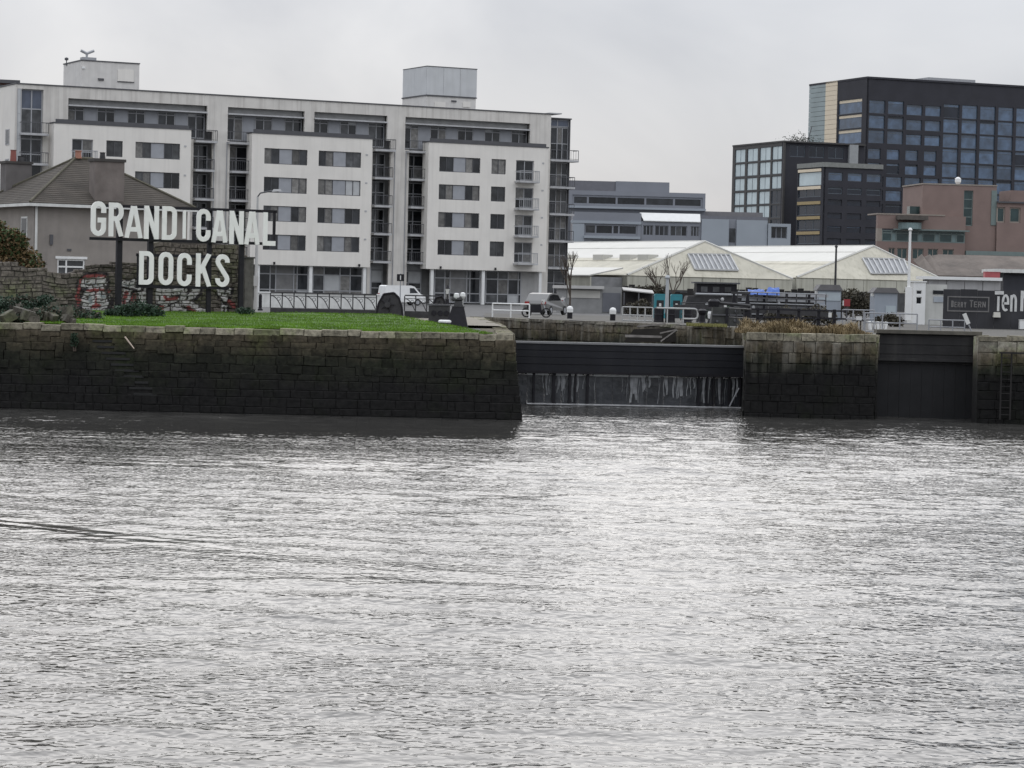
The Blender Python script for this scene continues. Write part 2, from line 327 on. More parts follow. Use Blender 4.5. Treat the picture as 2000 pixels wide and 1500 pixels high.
    me.polygons.add(nf); me.polygons.foreach_set('loop_start', np.arange(nf, dtype=np.int32)*4); me.polygons.foreach_set('loop_total', np.full(nf, 4, dtype=np.int32))
    me.polygons.foreach_set('use_smooth', np.ones(nf, dtype=bool)); me.update(); me.validate(); me.materials.append(m)
    wo = bpy.data.objects.new('water', me); COL.objects.link(wo)
    tag(wo, 'grey rippled tidal river water in the foreground', kind='structure')
build_water()
# land outline (X,Y): quay front, lock mouth, pier, second recess, right quay
YQ = 102.3
def gx(px, py, Y): return at(px, py, Y).x
LK = [(gx(1003, 645, YQ), YQ), (gx(985, 632, 122), 122), (gx(938, 622, 152), 153)]
PR = [(gx(1452, 648, 131), 131), (gx(1458, 650, 109.4), 109.4), (gx(1712, 650, 109.0), 109.0), (gx(1716, 650, 113), 113), (gx(1905, 650, 113), 113), (gx(1912, 650, 108), 108)]
outl = [(-900, YQ)] + LK + PR + [(900, 107.5), (2500, 4000), (-2500, 4000)]
ASPH = mat('asphalt_ground', (.085, .083, .08), .9, .25, .3, bump=.01)
mb = MB(); n_ = len(outl); mb.add([(x, y, GZ-.13) for x, y in outl], [tuple(range(n_))])
tag(mb.build('ground', ASPH), 'flat dark paved ground behind the quays', kind='structure')
QST = tidal_stone('quay_stone', 2.7, 1.6, (.175, .15, .112), rnd=.24)
QST2 = tidal_stone('pier_stone', 2.55, .75, (.22, .205, .165), pale=.5)
QCOP = tidal_stone('coping_stone', 1.0, .5, (.215, .195, .145), rnd=.3)
QBK = tidal_stone('lock_back_stone', 2.6, .9, (.135, .122, .10), rnd=.25, pale=.45)
# stone meshes shared between alike stones: unit block, front face chamfered and uneven
def stone_meshes(prefix, m, k, depth=.5):
    res = []
    for i in range(k):
        rr = random.Random(i*13+5); j = lambda a: rr.uniform(-a, a)
        c = .05
        bk = [(-.5, depth, -.5), (.5, depth, -.5), (.5, depth, .5), (-.5, depth, .5)]
        md = [(-.49+j(.02), .03, -.485+j(.03)), (.49+j(.02), .03, -.485+j(.03)), (.49+j(.02), .03, .485+j(.03)), (-.49+j(.02), .03, .485+j(.03))]
        fr = [(x*(.955+j(.02)), -.01+j(.03), z*(.93+j(.03))) for x, y, z in md]
        b = MB(); b.add(bk+md+fr, [(3, 2, 1, 0), (0, 1, 5, 4), (1, 2, 6, 5), (2, 3, 7, 6), (3, 0, 4, 7), (4, 5, 9, 8), (5, 6, 10, 9), (6, 7, 11, 10), (7, 4, 8, 11), (8, 9, 10, 11)])
        res.append(b.mesh(prefix, m))
    return res
def put(me, name, parent, m):
    o = bpy.data.objects.new(name, me); COL.objects.link(o); o.parent = parent; o.matrix_basis = m; return o
def masonry(name, label, p0, p1, ztop, zcut, mtl, cop, coping_h=.26, rows_h=.30, len_rng=(.28, 1.05), batter=.10, maxn=290, holes=None, coping_len=(.5, 1.1), thick=1.2, trim=(0, 0), eb=0.0):
    """quay wall: coping stones and the upper courses as separate stones, the algae-black courses below as one part"""
    p0 = Vector((*p0, 0)); p1 = Vector((*p1, 0))
    d_ = (p1-p0).normalized(); p0 = p0+d_*trim[0]; p1 = p1-d_*trim[1]; L = (p1-p0).length; ang = math.atan2(p1.y-p0.y, p1.x-p0.x)
    root = thing(name, label, 'quay wall', Matrix.Translation((p0.x, p0.y, 0)) @ Matrix.Rotation(ang, 4, 'Z'))
    off = lambda z: -(ztop-z)*batter
    Lz = lambda z_: L+(ztop-z_)*eb
    core = MB(); core.hexa([(0, off(-1.2)+.07, -1.2), (Lz(-1.2)-.04, off(-1.2)+.07, -1.2), (Lz(-1.2)-.04, thick, -1.2), (0, thick, -1.2)], [(0, .07, ztop-.06), (L, .07, ztop-.06), (L, thick, ztop-.06), (0, thick, ztop-.06)])
    core.build('wall_core', mtl, root)
    sm = stone_meshes('stone', mtl, 7); cm = stone_meshes('coping_stone', cop, 5)
    rr = random.Random(len(name)*7+int(L*10)); x = 0.0
    while x < L-.05:
        l = min(rr.uniform(*coping_len), L-x)
        if L-x-l < .25: l = L-x
        put(rr.choice(cm), 'coping_stone', root, Matrix.Translation((x+l/2, -.05+rr.uniform(-.03, .03), ztop-coping_h/2+rr.uniform(-.06, .025))) @ Matrix.Rotation(rr.uniform(-.02, .02), 4, 'Y') @ Matrix.Rotation(rr.uniform(-.03, .03), 4, 'Z') @ Matrix.Diagonal((l, 1.3, coping_h, 1))); x += l
    z = ztop-coping_h; cnt = 0; low = MB(); row = 0
    while z > -.7:
        h = rows_h*rr.uniform(.68, 1.38); x = -rr.uniform(0, .3)
        Le = Lz(z-h/2)
        while x < Le-.03:
            l = rr.uniform(*len_rng); a = max(x, 0); b_ = min(x+l, Le); x += l
            if b_-a < .08: continue
            zc = z-h/2; dy = off(zc)+rr.uniform(-.035, .035); dbl = rr.random() < .10 and zc-h*.45 > zcut
            if holes and holes((a+b_)/2, zc): continue
            if zc > zcut and cnt < maxn:
                put(rr.choice(sm), 'stone', root, Matrix.Translation(((a+b_)/2, dy-(.035 if dbl else 0), zc-(h*.45 if dbl else 0)+.05*mnoise.noise(Vector(((a+b_)*.3, row*.5, len(name))))) ) @ Matrix.Rotation(rr.uniform(-.025, .025), 4, 'Y') @ Matrix.Rotation(rr.uniform(-.04, .04), 4, 'Z') @ Matrix.Diagonal((b_-a, .6, h*(1.9 if dbl else 1), 1))); cnt += 1
            else:
                j = lambda q: rr.uniform(-q, q)
                dy = off(zc)+.022+rr.uniform(-.02, .02)
                low.add([(a+.002, dy+.03, z-h+.002), (b_-.002, dy+.03, z-h+.002), (b_-.002, dy+.03, z-.002), (a+.002, dy+.03, z-.002),
                         (a+.03+j(.02), dy+j(.012), z-h+.025), (b_-.03+j(.02), dy+j(.012), z-h+.025), (b_-.03+j(.02), dy+j(.012), z-.025), (a+.03+j(.02), dy+j(.012), z-.025)],
                        [(0, 1, 5, 4), (1, 2, 6, 5), (2, 3, 7, 6), (3, 0, 4, 7), (4, 5, 6, 7)])
        z -= h; row += 1
    if low.v: tag(low.build('lower_stones', mtl, root), 'algae-black lower courses of the wall', kind='stuff')
    return root
# left quay: stretch with the old landing-stair recess
ZL = 3.44
xl = gx(-40, 640, YQ)
stair_x0, stair_x1 = gx(195, 700, YQ)-xl, gx(330, 740, YQ)-xl
def stair_hole(x, z):            # sunken landing stairs descending to the right
    t = (ZL-.45-z)/2.6
    xc = stair_x0+.1+max(0, t)*2.0
    return t > 0 and abs(x-xc) < .42 and z > .6
left = masonry('quay_wall', 'long dark stone quay wall with coping below the grass and the white sign', (xl, YQ), (LK[0][0], YQ), ZL, 1.75, QST, QCOP, maxn=292, holes=stair_hole, eb=.13)
sm_ = QST
for k in range(10):              # stair treads, coloured near-black to give the shade of a deep recess
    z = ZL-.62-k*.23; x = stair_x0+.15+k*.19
    MB().box(x-.45, x+.5, -(ZL-z)*.10+.03, .5, z-.09, z).build('stair_tread', mat('tread_recess_shade', (.012, .012, .011), .8, .4, 3), left)
# return wall into the lock, left side
masonry('lock_side_wall', 'stone side wall turning from the grass corner into the lock mouth', LK[0], LK[1], ZL, 1.9, QST, QCOP, maxn=60, batter=.13, trim=(.3, 0))
masonry('lock_side_wall', 'far stretch of lock side wall beyond the grass, dark stone', LK[1], LK[2], GZ, 2.3, QST, QCOP, maxn=40, batter=.02)
# far lock wall seen over the gate
masonry('lock_back_wall', 'grey streaked lock wall seen above the black gate, bollards on its edge', LK[2], PR[0], GZ+.02, 1.6, QBK, QBK, maxn=200, batter=.0, rows_h=.42, len_rng=(.5, 1.3), coping_h=.16, coping_len=(1.2, 2.4))
# pier between the two locks and its sides
masonry('lock_pier', 'stone pier right of the black gate with dry brown weeds on top', PR[1], PR[2], 3.62, 2.15, QST2, QCOP, maxn=120, batter=.03, rows_h=.40, len_rng=(.4, .8), coping_h=.34, coping_len=(.55, 1.0))
masonry('pier_side_wall', 'left side of the stone pier where the black gate closes against it', PR[0], PR[1], 3.60, 2.3, QST2, QCOP, maxn=70, batter=.03, rows_h=.40, coping_h=.3, trim=(0, .35), thick=.6)
masonry('pier_side_wall', 'right side of the stone pier at the dark second lock', PR[2], PR[3], 3.60, 2.3, QST2, QCOP, maxn=30, batter=.02, rows_h=.40, coping_h=.3, trim=(.35, 0), thick=.6)
masonry('quay_wall', 'stone quay wall with iron ladder at the right edge beneath the black hoarding', PR[5], (gx(2060, 650, 108), 108), 3.72, 2.1, QST2, QCOP, maxn=60, batter=.02, rows_h=.42, coping_h=.22, coping_len=(.9, 1.6))
masonry('recess_side_wall', 'short dark side wall of the second lock beside the right quay', PR[4], PR[5], 3.66, 2.3, QST2, QCOP, maxn=30, batter=.0, rows_h=.42, coping_h=.3, trim=(0, .35), thick=.6)
# ---- black lock gate
gA = at(1014, 670, 116); gB = at(1453, 678, 116.5)
fg = Frame(1014, 116, math.degrees(math.atan2(gB.y-gA.y, gB.x-gA.x)), 670, 0)
lg = thing('lock_gate', 'black steel lock gate closing the lock mouth, water seeping below it', 'lock gate', fg)
L = fg.U(1455, 680)+.25; u0 = -.35
zt = fg.Z(1230, 672); zb = fg.Z(1230, 728)
GATE = mat('gate_black_steel', (.012, .0125, .016), .5, .3, .8, bump=.01, streak=.2, streak_col=(.045, .045, .04), spec=.3)
n4 = 4
for i in range(n4):
    a = zt-.05-(zt-.05-zb)*i/n4; b_ = zt-.05-(zt-.05-zb)*(i+1)/n4
    MB().box(u0, L, .0+.015*(i % 2), .3, b_+.012, a-.006).build('plate', GATE, lg)
MB().box(u0, L, -.06, .42, zt-.06, zt+.03).build('top_rail', mat('gate_top_rail', (.20, .20, .20), .6, .2), lg)
MB().box(u0, L, -.02, .35, zb-.10, zb+.015).build('bottom_rail', BLACK, lg)
MB().box(u0, L, .302, .40, zb, zt-.07).build('backing', GATE, lg)
WETW = mat('wet_timber_sheet', (.028, .030, .034), .18, .6, 1.2, bump=.05, bscale=3, streak=.8, streak_col=(.085, .09, .095))
sill = fg.Z(1230, 797)
nb = 14
for i in range(nb):
    a = u0+(L-u0)*i/nb; b_ = u0+(L-u0)*(i+1)/nb
    MB().box(a+.008, b_-.008, .28+random.uniform(0, .05), .45, -.6, zb-.15+random.uniform(-.03, .02)).build('gate_board', WETW, lg)
for px, wdt in ((1043, .10), (1082, .16), (1113, .11), (1124, .06), (1148, .12), (1365, .09), (1382, .07), (1394, .06), (1410, .05), (1425, .10), (1446, .07)):
    u = fg.U(px, 760); MB().box(u-wdt/2, u+wdt/2, .10, .3, sill-.1, zb-.05).build('gate_post', BLACK, lg)
LEAK = mat('seeping_water', (.21, .215, .22), .10, .5, 4); rl = random.Random(9)
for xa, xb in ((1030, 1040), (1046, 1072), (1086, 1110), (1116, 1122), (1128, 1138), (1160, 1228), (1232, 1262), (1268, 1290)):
    MB().box(fg.U(xa, 733), fg.U(xb, 733), .16, .27, fg.Z(1160, 735), fg.Z(1160, 731.5)).build('gap_light_strip', mat('gap_light_pale', (.50, .51, .51), .3, .3, 5), lg)  # pale boxes painted in for the light showing through the gap under the rail
for q in range(75):
    ua = fg.U(rl.uniform(1032, 1450), 760); wd = rl.uniform(.03, .26)*rl.random(); z_1 = zb-.16; hh_ = rl.uniform(.5, 1.25); pts = [(ua+.03*math.sin(t*5+q), z_1-hh_*t, wd*(1-.6*t*rl.random())) for t in (0, .25, .5, .75, 1)]
    MB().add([(x_-w_/2, .255, z_) for x_, z_, w_ in pts]+[(x_+w_/2, .245, z_) for x_, z_, w_ in pts], [(i_, i_+1, i_+6, i_+5) for i_ in range(4)]).build('water_trickle', LEAK, lg)
u = fg.U(1444, 755); u2 = fg.U(1424, 795)
MB().tube((u, .05, fg.Z(1444, 758)), (u2, -.05, fg.Z(1424, 794)), .035).build('brace', GALV, lg)
MB().box(fg.U(1028, 795), fg.U(1452, 797), -.25, .3, .03, .075).build('sill', mat('wet_pale_sill', (.42, .42, .42), .5, .4, 3), lg)
# broken timber fender on the lock wall behind the gate
ff = Frame(1225, 139, -58, 660, 0)
def w2(px, py, Y): return at(px, py, Y)
bf = thing('timber_fender', 'broken grey timber fender hanging on the lock wall above the black gate', 'timber fender', Matrix.Identity(4))
for (x0, y0, x1, y1, wd) in ((1222, 656, 1292, 658, .16), (1245, 638, 1300, 632, .10), (1292, 667, 1322, 645, .12), (1290, 651, 1322, 644, .09)):
    a = w2(x0, y0, 135); c = w2(x1, y1, 134); MB().tube(a, c, wd*.6, wd*.5, 4).build('beam', mat('grey_timber', (.19, .175, .16), .9, .4, 2), bf)
MB().hexa([w2(1218, 668, 136), w2(1325, 668, 136), w2(1325, 668, 136.3), w2(1218, 668, 136.3)], [w2(1238, 643, 136), w2(1316, 640, 136), w2(1316, 640, 136.3), w2(1238, 643, 136.3)]).build('backing', mat('rot_dark', (.02, .017, .014), .9, .4), bf)
# ---- second dark gate in the right recess
f2 = Frame(1716, 111.8, 0, 650, 0)
g2 = thing('lock_gate', 'dark weathered timber gate in the recess right of the stone pier', 'lock gate', f2)
L2 = f2.U(1908, 650)+.1; DKT = mat('dark_wet_timber', (.016, .015, .015), .7, .5, 1.5, bump=.02, streak=.5, streak_col=(.06, .055, .05))
zz = f2.Z(1800, 655)
for i in range(3):
    za = zz-i*.42; MB().box(0, L2, .02*i, .4, za-.41, za).build('plank', DKT, g2)
MB().box(-.1, L2+.1, -.14, .4, f2.Z(1800, 703)-.06, f2.Z(1800, 703)+.06).build('waling', DKT, g2)
for i in range(9):
    a = L2*i/9; MB().box(a+.003, a+L2/9-.003, .06+.012*(i % 2), .4, -.6, f2.Z(1800, 705)-.1).build('sheet_pile', mat('sheet_pile_black', (.009, .009, .010), .7, .4), g2)
MB().box(-.1, L2+.1, -.2, .8, zz+.06, zz+.22).build('top_beam', mat('old_beam', (.10, .092, .075), .9, .4, 2, bump=.02), g2)
MB().box(0, L2, .1, .8, zz, zz+.05).build('seat_beam', DKT, g2)
MB().box(-.2, L2+.2, .45, .6, -.8, zz).build('backing', DKT, g2)
# iron ladder on the right quay
LADM = mat('ladder_rust_black', (.014, .012, .011), .8, .4)
la = thing('ladder', 'iron ladder and rail fixed to the quay wall at the right edge', 'ladder', Matrix.Translation((gx(1958, 690, 107.6), 107.72, 0)))
for dx in (0, .42): MB().box(dx-.03, dx+.03, 0, .05, .2, 3.0).build('stile', LADM, la)
for k in range(9): MB().tube((0, .02, .4+k*.3), (.42, .02, .4+k*.3), .016).build('rung', LADM, la)
MB().box(-.1, .95, -.04, .05, 2.98, 3.05).build('rail', LADM, la)
# ---- grass lawn
def lawn_z(x, y): return ZL-.02 + max(0, y-102.7)*.0125 + .04*mnoise.noise(Vector((x*.6, y*.4, 0)))
def lock_x(y):
    (xa, ya), (xb, yb), (xc, yc) = LK
    return xa+(xb-xa)*(y-ya)/(yb-ya) if y < yb else xb+(xc-xb)*(y-yb)/(yc-yb)
FW = Frame(150, 124.5, 27, 600)          # old rubble wall line
def wall_line_x(y): return FW.o.x + (y-FW.o.y)/math.tan(FW.a)
def on_lawn(x, y):
    if y < 102.75 or y > 139: return False
    if x < wall_line_x(y) - .3 and y > 118: return False
    if x < -19.6 and y < 119: return False
    return x < min(-.75-(y-102.7)*.19, lock_x(y)-.4)
GRS = mat('lawn_soil_green', (.050, .10, .014), .9, .4, .9)
GRB = mat('grass_blades', (.100, .195, .014), .7, .6, .6, spec=.2)
mb = MB(); st = .5; idx = {}
for i in range(0, 48):
    for j in range(0, 76):
        x = -24+i*.5; y = 102.5+j*.5
        if all(on_lawn(x+a, y+b_) for a in (0, .5) for b_ in (0, .5)):
            mb.add([(x+a, y+b_, lawn_z(x+a, y+b_)) for a, b_ in ((0, 0), (.5, 0), (.5, .5), (0, .5))], [(0, 1, 2, 3)])
lw = mb.build('lawn', GRS); tag(lw, 'green mown lawn on the quay behind the coping', kind='structure')
mb = MB(); rr = random.Random(3); cnt = 0
while cnt < 60000:
    y = 102.6 + 36.5*rr.random()**1.5; x = rr.uniform(-22, -.5)
    if not on_lawn(x, y) and not (102.45 < y < 102.9 and -16.2 < x < -1 and rr.random() < .55): continue
    cnt += 1; z = lawn_z(x, y)-.01; h = rr.uniform(.035, .10)*(1.5 if rr.random() < .03 else 1); a = rr.uniform(0, 6.28); wd = .012; lx, ly = rr.uniform(-.04, .04), rr.uniform(-.04, .04)
    mb.add([(x-wd*math.cos(a), y-wd*math.sin(a), z), (x+wd*math.cos(a), y+wd*math.sin(a), z), (x+lx, y+ly, z+h)], [(0, 1, 2)])
tag(mb.build('grass', GRB), 'short green grass blades covering the lawn', kind='stuff')
# gravelly paving on the corner beyond the grass
PV = mat('worn_paving', (.19, .17, .135), .9, .3, 1.5, bump=.02)
mb = MB(); pl = [(-3.2, 118), (lock_x(118)-.15, 118), (lock_x(150)-.15, 150), (-40, 150), (-40, 139), (-9, 139), (-6.5, 125)]
mb.add([(x, y, GZ+.004) for x, y in pl], [tuple(range(len(pl)))]); tag(mb.build('path', PV), 'worn stone paving beside the lock and behind the lawn', kind='structure')
mb = MB(); pl = [(PR[0][0]+.3, 131), (PR[1][0]+.3, 110), (PR[2][0]-.2, 109.6), (16.4, 113.6), (20.9, 113.6), (PR[5][0]+.1, 108.8), (60, 108.4), (60, 175), (LK[2][0], 175), (LK[2][0]+.2, 153.3)]
mb.add([(x, y, GZ+.004) for x, y in pl], [tuple(range(len(pl)))]); tag(mb.build('quay_paving', mat('quay_paving', (.075, .07, .06), .9, .3, 1.0, bump=.02)), 'worn grey paving around the lock and pier', kind='structure')
# ================================================================== APARTMENT BUILDING
A = Frame(103, 257, 27, 400)
ab = thing('apartment_building', 'long off-white six-storey apartment block with balconies behind the lawn', 'building', A)
rw = random.Random(11)
Zt = [A.Z(663, y) for y in (296, 353, 405.6, 462)]; ST = (Zt[0]-Zt[3])/3; WH = 1.62
wtop = lambda i: Zt[3]+ST*i
zbot = A.Z(600, 519); ztop = (A.Z(240, 247)+A.Z(600, 264)+A.Z(950, 285))/3
VS = 1.5; roof = A.Z(600, 196.5, VS)
U_ = lambda px, py=350, v=0: A.U(px, py, v)
slab = lambda k: A.Z(743, 510, VS-.6)+ST*k           # top of balcony slab k
blocks = {'L': (U_(104), U_(372)), 'M': (U_(491), U_(726)), 'R': (U_(836), U_(1070))}
def glass(p=.22):
    r = rw.random()
    return CURT if r < p else (GL_M if r < p+.25 else GL_D)
def wide_panes():
    c = [glass(.28) for _ in range(5)]; c[2] = PANEL
    if rw.random() < .03: c[3] = c[4] = WARM
    if rw.random() < .10: c[3] = c[4] = PALE
    return lambda i, j: c[i]
wins = {'L': [('d', 140, 181), ('s', 207, 239), ('w', 264, 351)], 'M': [('w', 516, 600), ('w', 622, 705)], 'R': [('w', 858, 938), ('s', 960, 988), ('d', 1008, 1043)]}
for key, (u0, u1) in blocks.items():
    ops = []; specs = []
    for typ, a, b_ in wins[key]:
        ua, ub = U_(a, 330), U_(b_, 330)
        for i in range(4):
            z1 = wtop(i); z0 = z1-WH
            if typ == 'd': z0 = z1-2.25
            ops.append((ua, ub, z0, z1)); specs.append((typ, ua, ub, z0, z1, i))
    mb = MB(); wall_boxes(mb, u0, u1, zbot, ztop, ops, 0, .35)
    mb.box(u0, u0+.3, .35, VS, zbot, ztop).box(u1-.3, u1, .35, VS, zbot, ztop).box(u0+.3, u1-.3, .35, VS, ztop-.3, ztop-.05).box(u0+.3, u1-.3, .35, VS, zbot, zbot+.25)
    wb = mb.build('wall', WALL, ab); wb['label'] = 'projecting white bay wall with window openings'
    MB().box(u0-.06, u1+.06, -.06, VS, ztop+.003, ztop+.13).build('coping', DKGREY, ab)
    MB().box(u0+.2, u1-.2, .15, .2, ztop+.13, ztop+.45).build('parapet_rail', DKGREY, ab)
    for typ, ua, ub, z0, z1, i in specs:
        if typ == 'w': window(ab, ua, ub, z0, z1, .10, (1, 1, 1.75, 1, 1), (1,), DKGREY, wide_panes(), .07)
        elif typ == 's':
            g = glass(.4); window(ab, ua, ub, z0, z1, .10, (1, 1), (1,), DKGREY, lambda i, j, g=g: g, .08)
        else:
            window(ab, ua, ub, z0, z1, .16, (1, 1), (1, 1.3), MIDGREY, lambda i, j: glass(.15), .09, name='balcony_door')
            zs_ = z0-.02
            bo = MB().box(ua-.12, ub+.12, -1.25, -.003, zs_-.2, zs_).build('balcony', LTGREY, ab)
            mb = MB()
            for x in (ua-.08, ub+.08): mb.box(x-.02, x+.02, -1.2, -1.16, zs_, zs_+1.1); mb.box(x-.02, x+.02, -1.16, -.02, zs_+1.06, zs_+1.1)
            mb.box(ua-.1, ub+.1, -1.22, -1.16, zs_+1.06, zs_+1.12); mb.box(ua-.1, ub+.1, -1.2, -1.17, zs_+.1, zs_+.14)
            k = 9
            for q in range(k): x = ua+(ub-ua)*(q+.5)/k; mb.box(x-.012, x+.012, -1.195, -1.175, zs_+.1, zs_+1.06)
            for q in range(5): mb.box(ub+.07, ub+.09, -1.1+q*.22, -1.08+q*.22, zs_+.05, zs_+1.06)
            mb.build('railing', MIDGREY, bo)
# main skin behind the bays, with recessed top-floor strips and balcony bays
uL, uR = U_(30, 300, VS), U_(1075, 300, VS)
S = lambda px, py: A.uz(px, py, VS)
strips = [(133, 405), (445, 595), (614, 757), (792, 1036)]
zs1 = A.Z(690, 222.5, VS); zs0 = ztop+.05
bays = [(376, 413), (447, 491), (726, 761), (797, 837)]
ops = [(U_(a, 230, VS), U_(b_, 230, VS), zs0-.9, zs1) for a, b_ in strips] + [(U_(a, 400, VS), U_(b_, 400, VS), -.1, zs0) for a, b_ in bays]
cz1 = A.Z(60, 174, VS); cu0, cu1 = U_(41, 250, VS), U_(84, 250, VS)
ops.append((cu0, cu1, .5, cz1))
ops += [(b0+.05, b1-.05, -.3, zbot+.2) for b0, b1 in blocks.values()]
mb = MB(); wall_boxes(mb, uL, uR, -.2, roof, ops, VS, VS+.35)
mw = mb.build('wall', WALL2, ab); mw['label'] = 'set-back upper wall and stained piers between the white bays'
MB().box(uL-.08, uR+.08, VS-.08, 16, roof+.003, roof+.12).build('roof', DKGREY, ab)
MB().box(uL+.4, uR-.1, VS+1.6, 15.8, -.2, roof-.01).build('core', RECESS, ab)
MB().box(uL, uL+.35, VS+.35, 15.9, -.2, roof-.004).build('wall', WALL, ab)
MB().box(uR-.35, uR, VS+.35, 15.9, -.2, roof-.004).build('wall', WALL, ab)
# windows on the left gable (seen edge-on)
for i in range(4):
    z = wtop(i)+.9
    o_ = MB().box(uL-.05, uL+.02, VS+2.2, VS+3.6, z-1.6, z).build('window', LTGREY, ab); MB().box(uL-.06, uL-.045, VS+2.35, VS+3.45, z-1.5, z-.1).build('pane', GL_M, o_)
# top floor strips: soffit, pale fin, alternating windows and grey panels
lay = {0: 'wpwpwpwpw', 1: 'wpwpw', 2: 'wpwpw', 3: 'wpwpwpwpw'}
for k, (a, b_) in enumerate(strips):
    ua, ub = U_(a, 230, VS)+.02, U_(b_, 230, VS)-.02; v = VS+.75
    MB().box(ua, ub, v-.15, v+.1, zs1-.62, zs1).build('soffit_band', mat('soffit_grey', (.27, .27, .265), .8, .15), ab)
    MB().box(ua, ub, VS-.15, v-.16, zs1-.78, zs1-.63).build('fin', LTGREY, ab)
    l_ = lay[k]; ws = [1.35 if c == 'w' else .95 for c in l_]; tot = sum(ws); x = ua
    zA = zs0-.9 if k in (0,) else zs0-.9
    for c, wdt in zip(l_, ws):
        x2 = x+(ub-ua)*wdt/tot
        if c == 'w': window(ab, x, x2, zs0-.75, zs1-.80, v, (1, 1), (1.9, .28), MIDGREY, lambda i, j: (glass(.12) if rw.random() < .93 else PALE), .09)
        else: MB().box(x+.02, x2-.02, v, v+.1, zs0-.75, zs1-.80).build('panel', PANEL, ab)
        x = x2
    MB().box(ua, ub, v+.11, v+.2, zs0-.9, zs1).build('backing', RECESS, ab)
def balcony(ua, ub, z, v0, v1, post=True):
    bo = MB().box(ua, ub, v0, v1, z-.22, z).build('balcony', LTGREY, ab); mb = MB()
    mb.box(ua+.02, ub-.02, v0+.02, v0+.07, z+1.03, z+1.1); mb.box(ua+.02, ub-.02, v0+.03, v0+.06, z+.08, z+.12)
    nq = 11
    for q in range(nq+1):
        x = ua+.04+(ub-ua-.08)*q/nq; wq = .03 if q in (0, nq) else .011; mb.box(x-wq, x+wq, v0+.03, v0+.06, z, z+1.03)
    for x in (ua+.03, ub-.03): mb.box(x-.015, x+.015, v0+.08, v1-.01, z+1.03, z+1.09)
    mb.build('railing', DKGREY, bo); return bo
for bi, (a, b_) in enumerate(bays):
    ua, ub = U_(a, 400, VS)+.01, U_(b_, 400, VS)-.01
    for k in range(0, 5):
        z = slab(k)
        wide = .28 if k == 4 else .0
        balcony(ua-(wide if bi % 2 else 0.0)-.02, ub+(wide if bi % 2 == 0 else 0.0)+.02, z, VS-.75, VS+1.55)
        if k < 4: window(ab, ua, ub, z+.02, z+ST-.35, VS+1.40, (1, 1), (1.15, 1), MIDGREY, lambda i, j: glass(.12), .12, name='balcony_door')
    MB().box(ua, ub, VS+1.38, VS+1.5, slab(0)-.9, slab(0)-.3).build('fascia', MIDGREY, ab)
    window(ab, ua, ub, .0, slab(0)-.95, VS+1.40, (.7, 1.3), (1, .45, .9), MIDGREY, lambda i, j: (PALE if (i == 1 and j == 2) else glass(.35)), .12, name='shopfront')
# left glazed corner bay with balconies
for k in (2, 3, 4):
    z = slab(k)
    if z > cz1-1: continue
    balcony(cu0-.15, cu1+.35, z-.1, VS-.9, VS+.5)
window(ab, cu0, cu1, .5, cz1, VS+.3, (1, 1), (3, 1, 2, 1, 2, 1, 2, 1.3), MIDGREY, lambda i, j: (mat('glass_slate', (.085, .10, .135), .15, .2) if j > 6 else glass(.18)), .12, name='corner_glazing')
window(ab, U_(33, 250, VS), cu0-.03, 3, cz1, VS-.03, (1,), (1, 1, 1, 1, 1, 1, 1), MIDGREY, lambda i, j: PALE, .06, name='side_glazing', dp=.03)
# right glazed corner
qa, qb = uR+.01, U_(1110, 400, VS+1.2); qt = A.Z(1095, 233, VS+1.2)
MB().box(qa, qb, VS+1.45, 15, -.2, qt).build('corner_core', DKGREY, ab)
MB().box(qa, qb+.1, VS+1.0, 15.2, qt+.003, qt+.14).build('corner_roof', DKGREY, ab)
MB().box(qa, U_(1096, 230, VS+.6), VS+.4, 14, qt+.5, qt+.62).build('canopy', LTGREY, ab)
MB().box(qb-.12, qb, VS+1.1, VS+1.44, 0, qt-.01).build('mullion', DKGREY, ab)
for k in range(0, 5):
    z = slab(k)-.15
    balcony(qa+.02, qb+(.5 if k == 4 else .1), z, VS-.1, VS+1.30)
    window(ab, qa+.1, qb-.14, z+.02, (z+ST-.26) if k < 4 else qt-.9, VS+1.34, (1.1, .5, .6), (1, 1), MIDGREY, lambda i, j: (CURT if i == 1 and rw.random() < .6 else glass(.2)), .08, name='balcony_door')
window(ab, qa+.1, qb-.14, qt-.85, qt-.05, VS+1.30, (1, 1), (1,), MIDGREY, lambda i, j: mat('glass_slate', (.085, .10, .135), .15, .2), .08)
window(ab, qa+.1, qb-.14, .2, slab(0)-.5, VS+1.34, (1, 1), (.6, 1, 1), MIDGREY, lambda i, j: GL_M, .08, name='shopfront')
# ground floor: columns and shopfront glazing under the projecting bays
for px in (503, 606, 711, 843, 943, 1054):
    u = U_(px, 550, .35); MB().box(u-.17, u+.17, .2, .54, -.3, zbot-.002).build('column', WHITE, ab)
for key, segs in {'M': [(505, 602, 'e'), (610, 708, 'w'), (714, 724, 'w')], 'R': [(848, 938, 'e'), (948, 1018, 'g'), (1018, 1050, 'p')], 'L': [(110, 372, 'w')]}.items():
    u0, u1 = blocks[key]
    for a, b_, typ in segs:
        ua, ub = U_(a, 560, VS), U_(b_, 560, VS); v = VS
        if typ == 'p': MB().box(ua, ub, v, v+.2, -.2, zbot).build('wall', mat('pale_grey_render', (.40, .395, .385), .85, .1, streak=.3), ab); continue
        cols = {'w': (1, 1.4, .9, 1.1), 'e': (1, .5, 1.6, .3, 1), 'g': (1.2, 1, 1, .3)}[typ]
        if ub-ua < 1.2: cols = (1,)
        window(ab, ua, ub, 0, zbot-.003, v, cols, (1, 1.6, .9), MIDGREY, lambda i, j: (RECESS if (typ == 'e' and i == 2) else (PALE if rw.random() < .06 else glass(.3))), .12, name='shopfront')
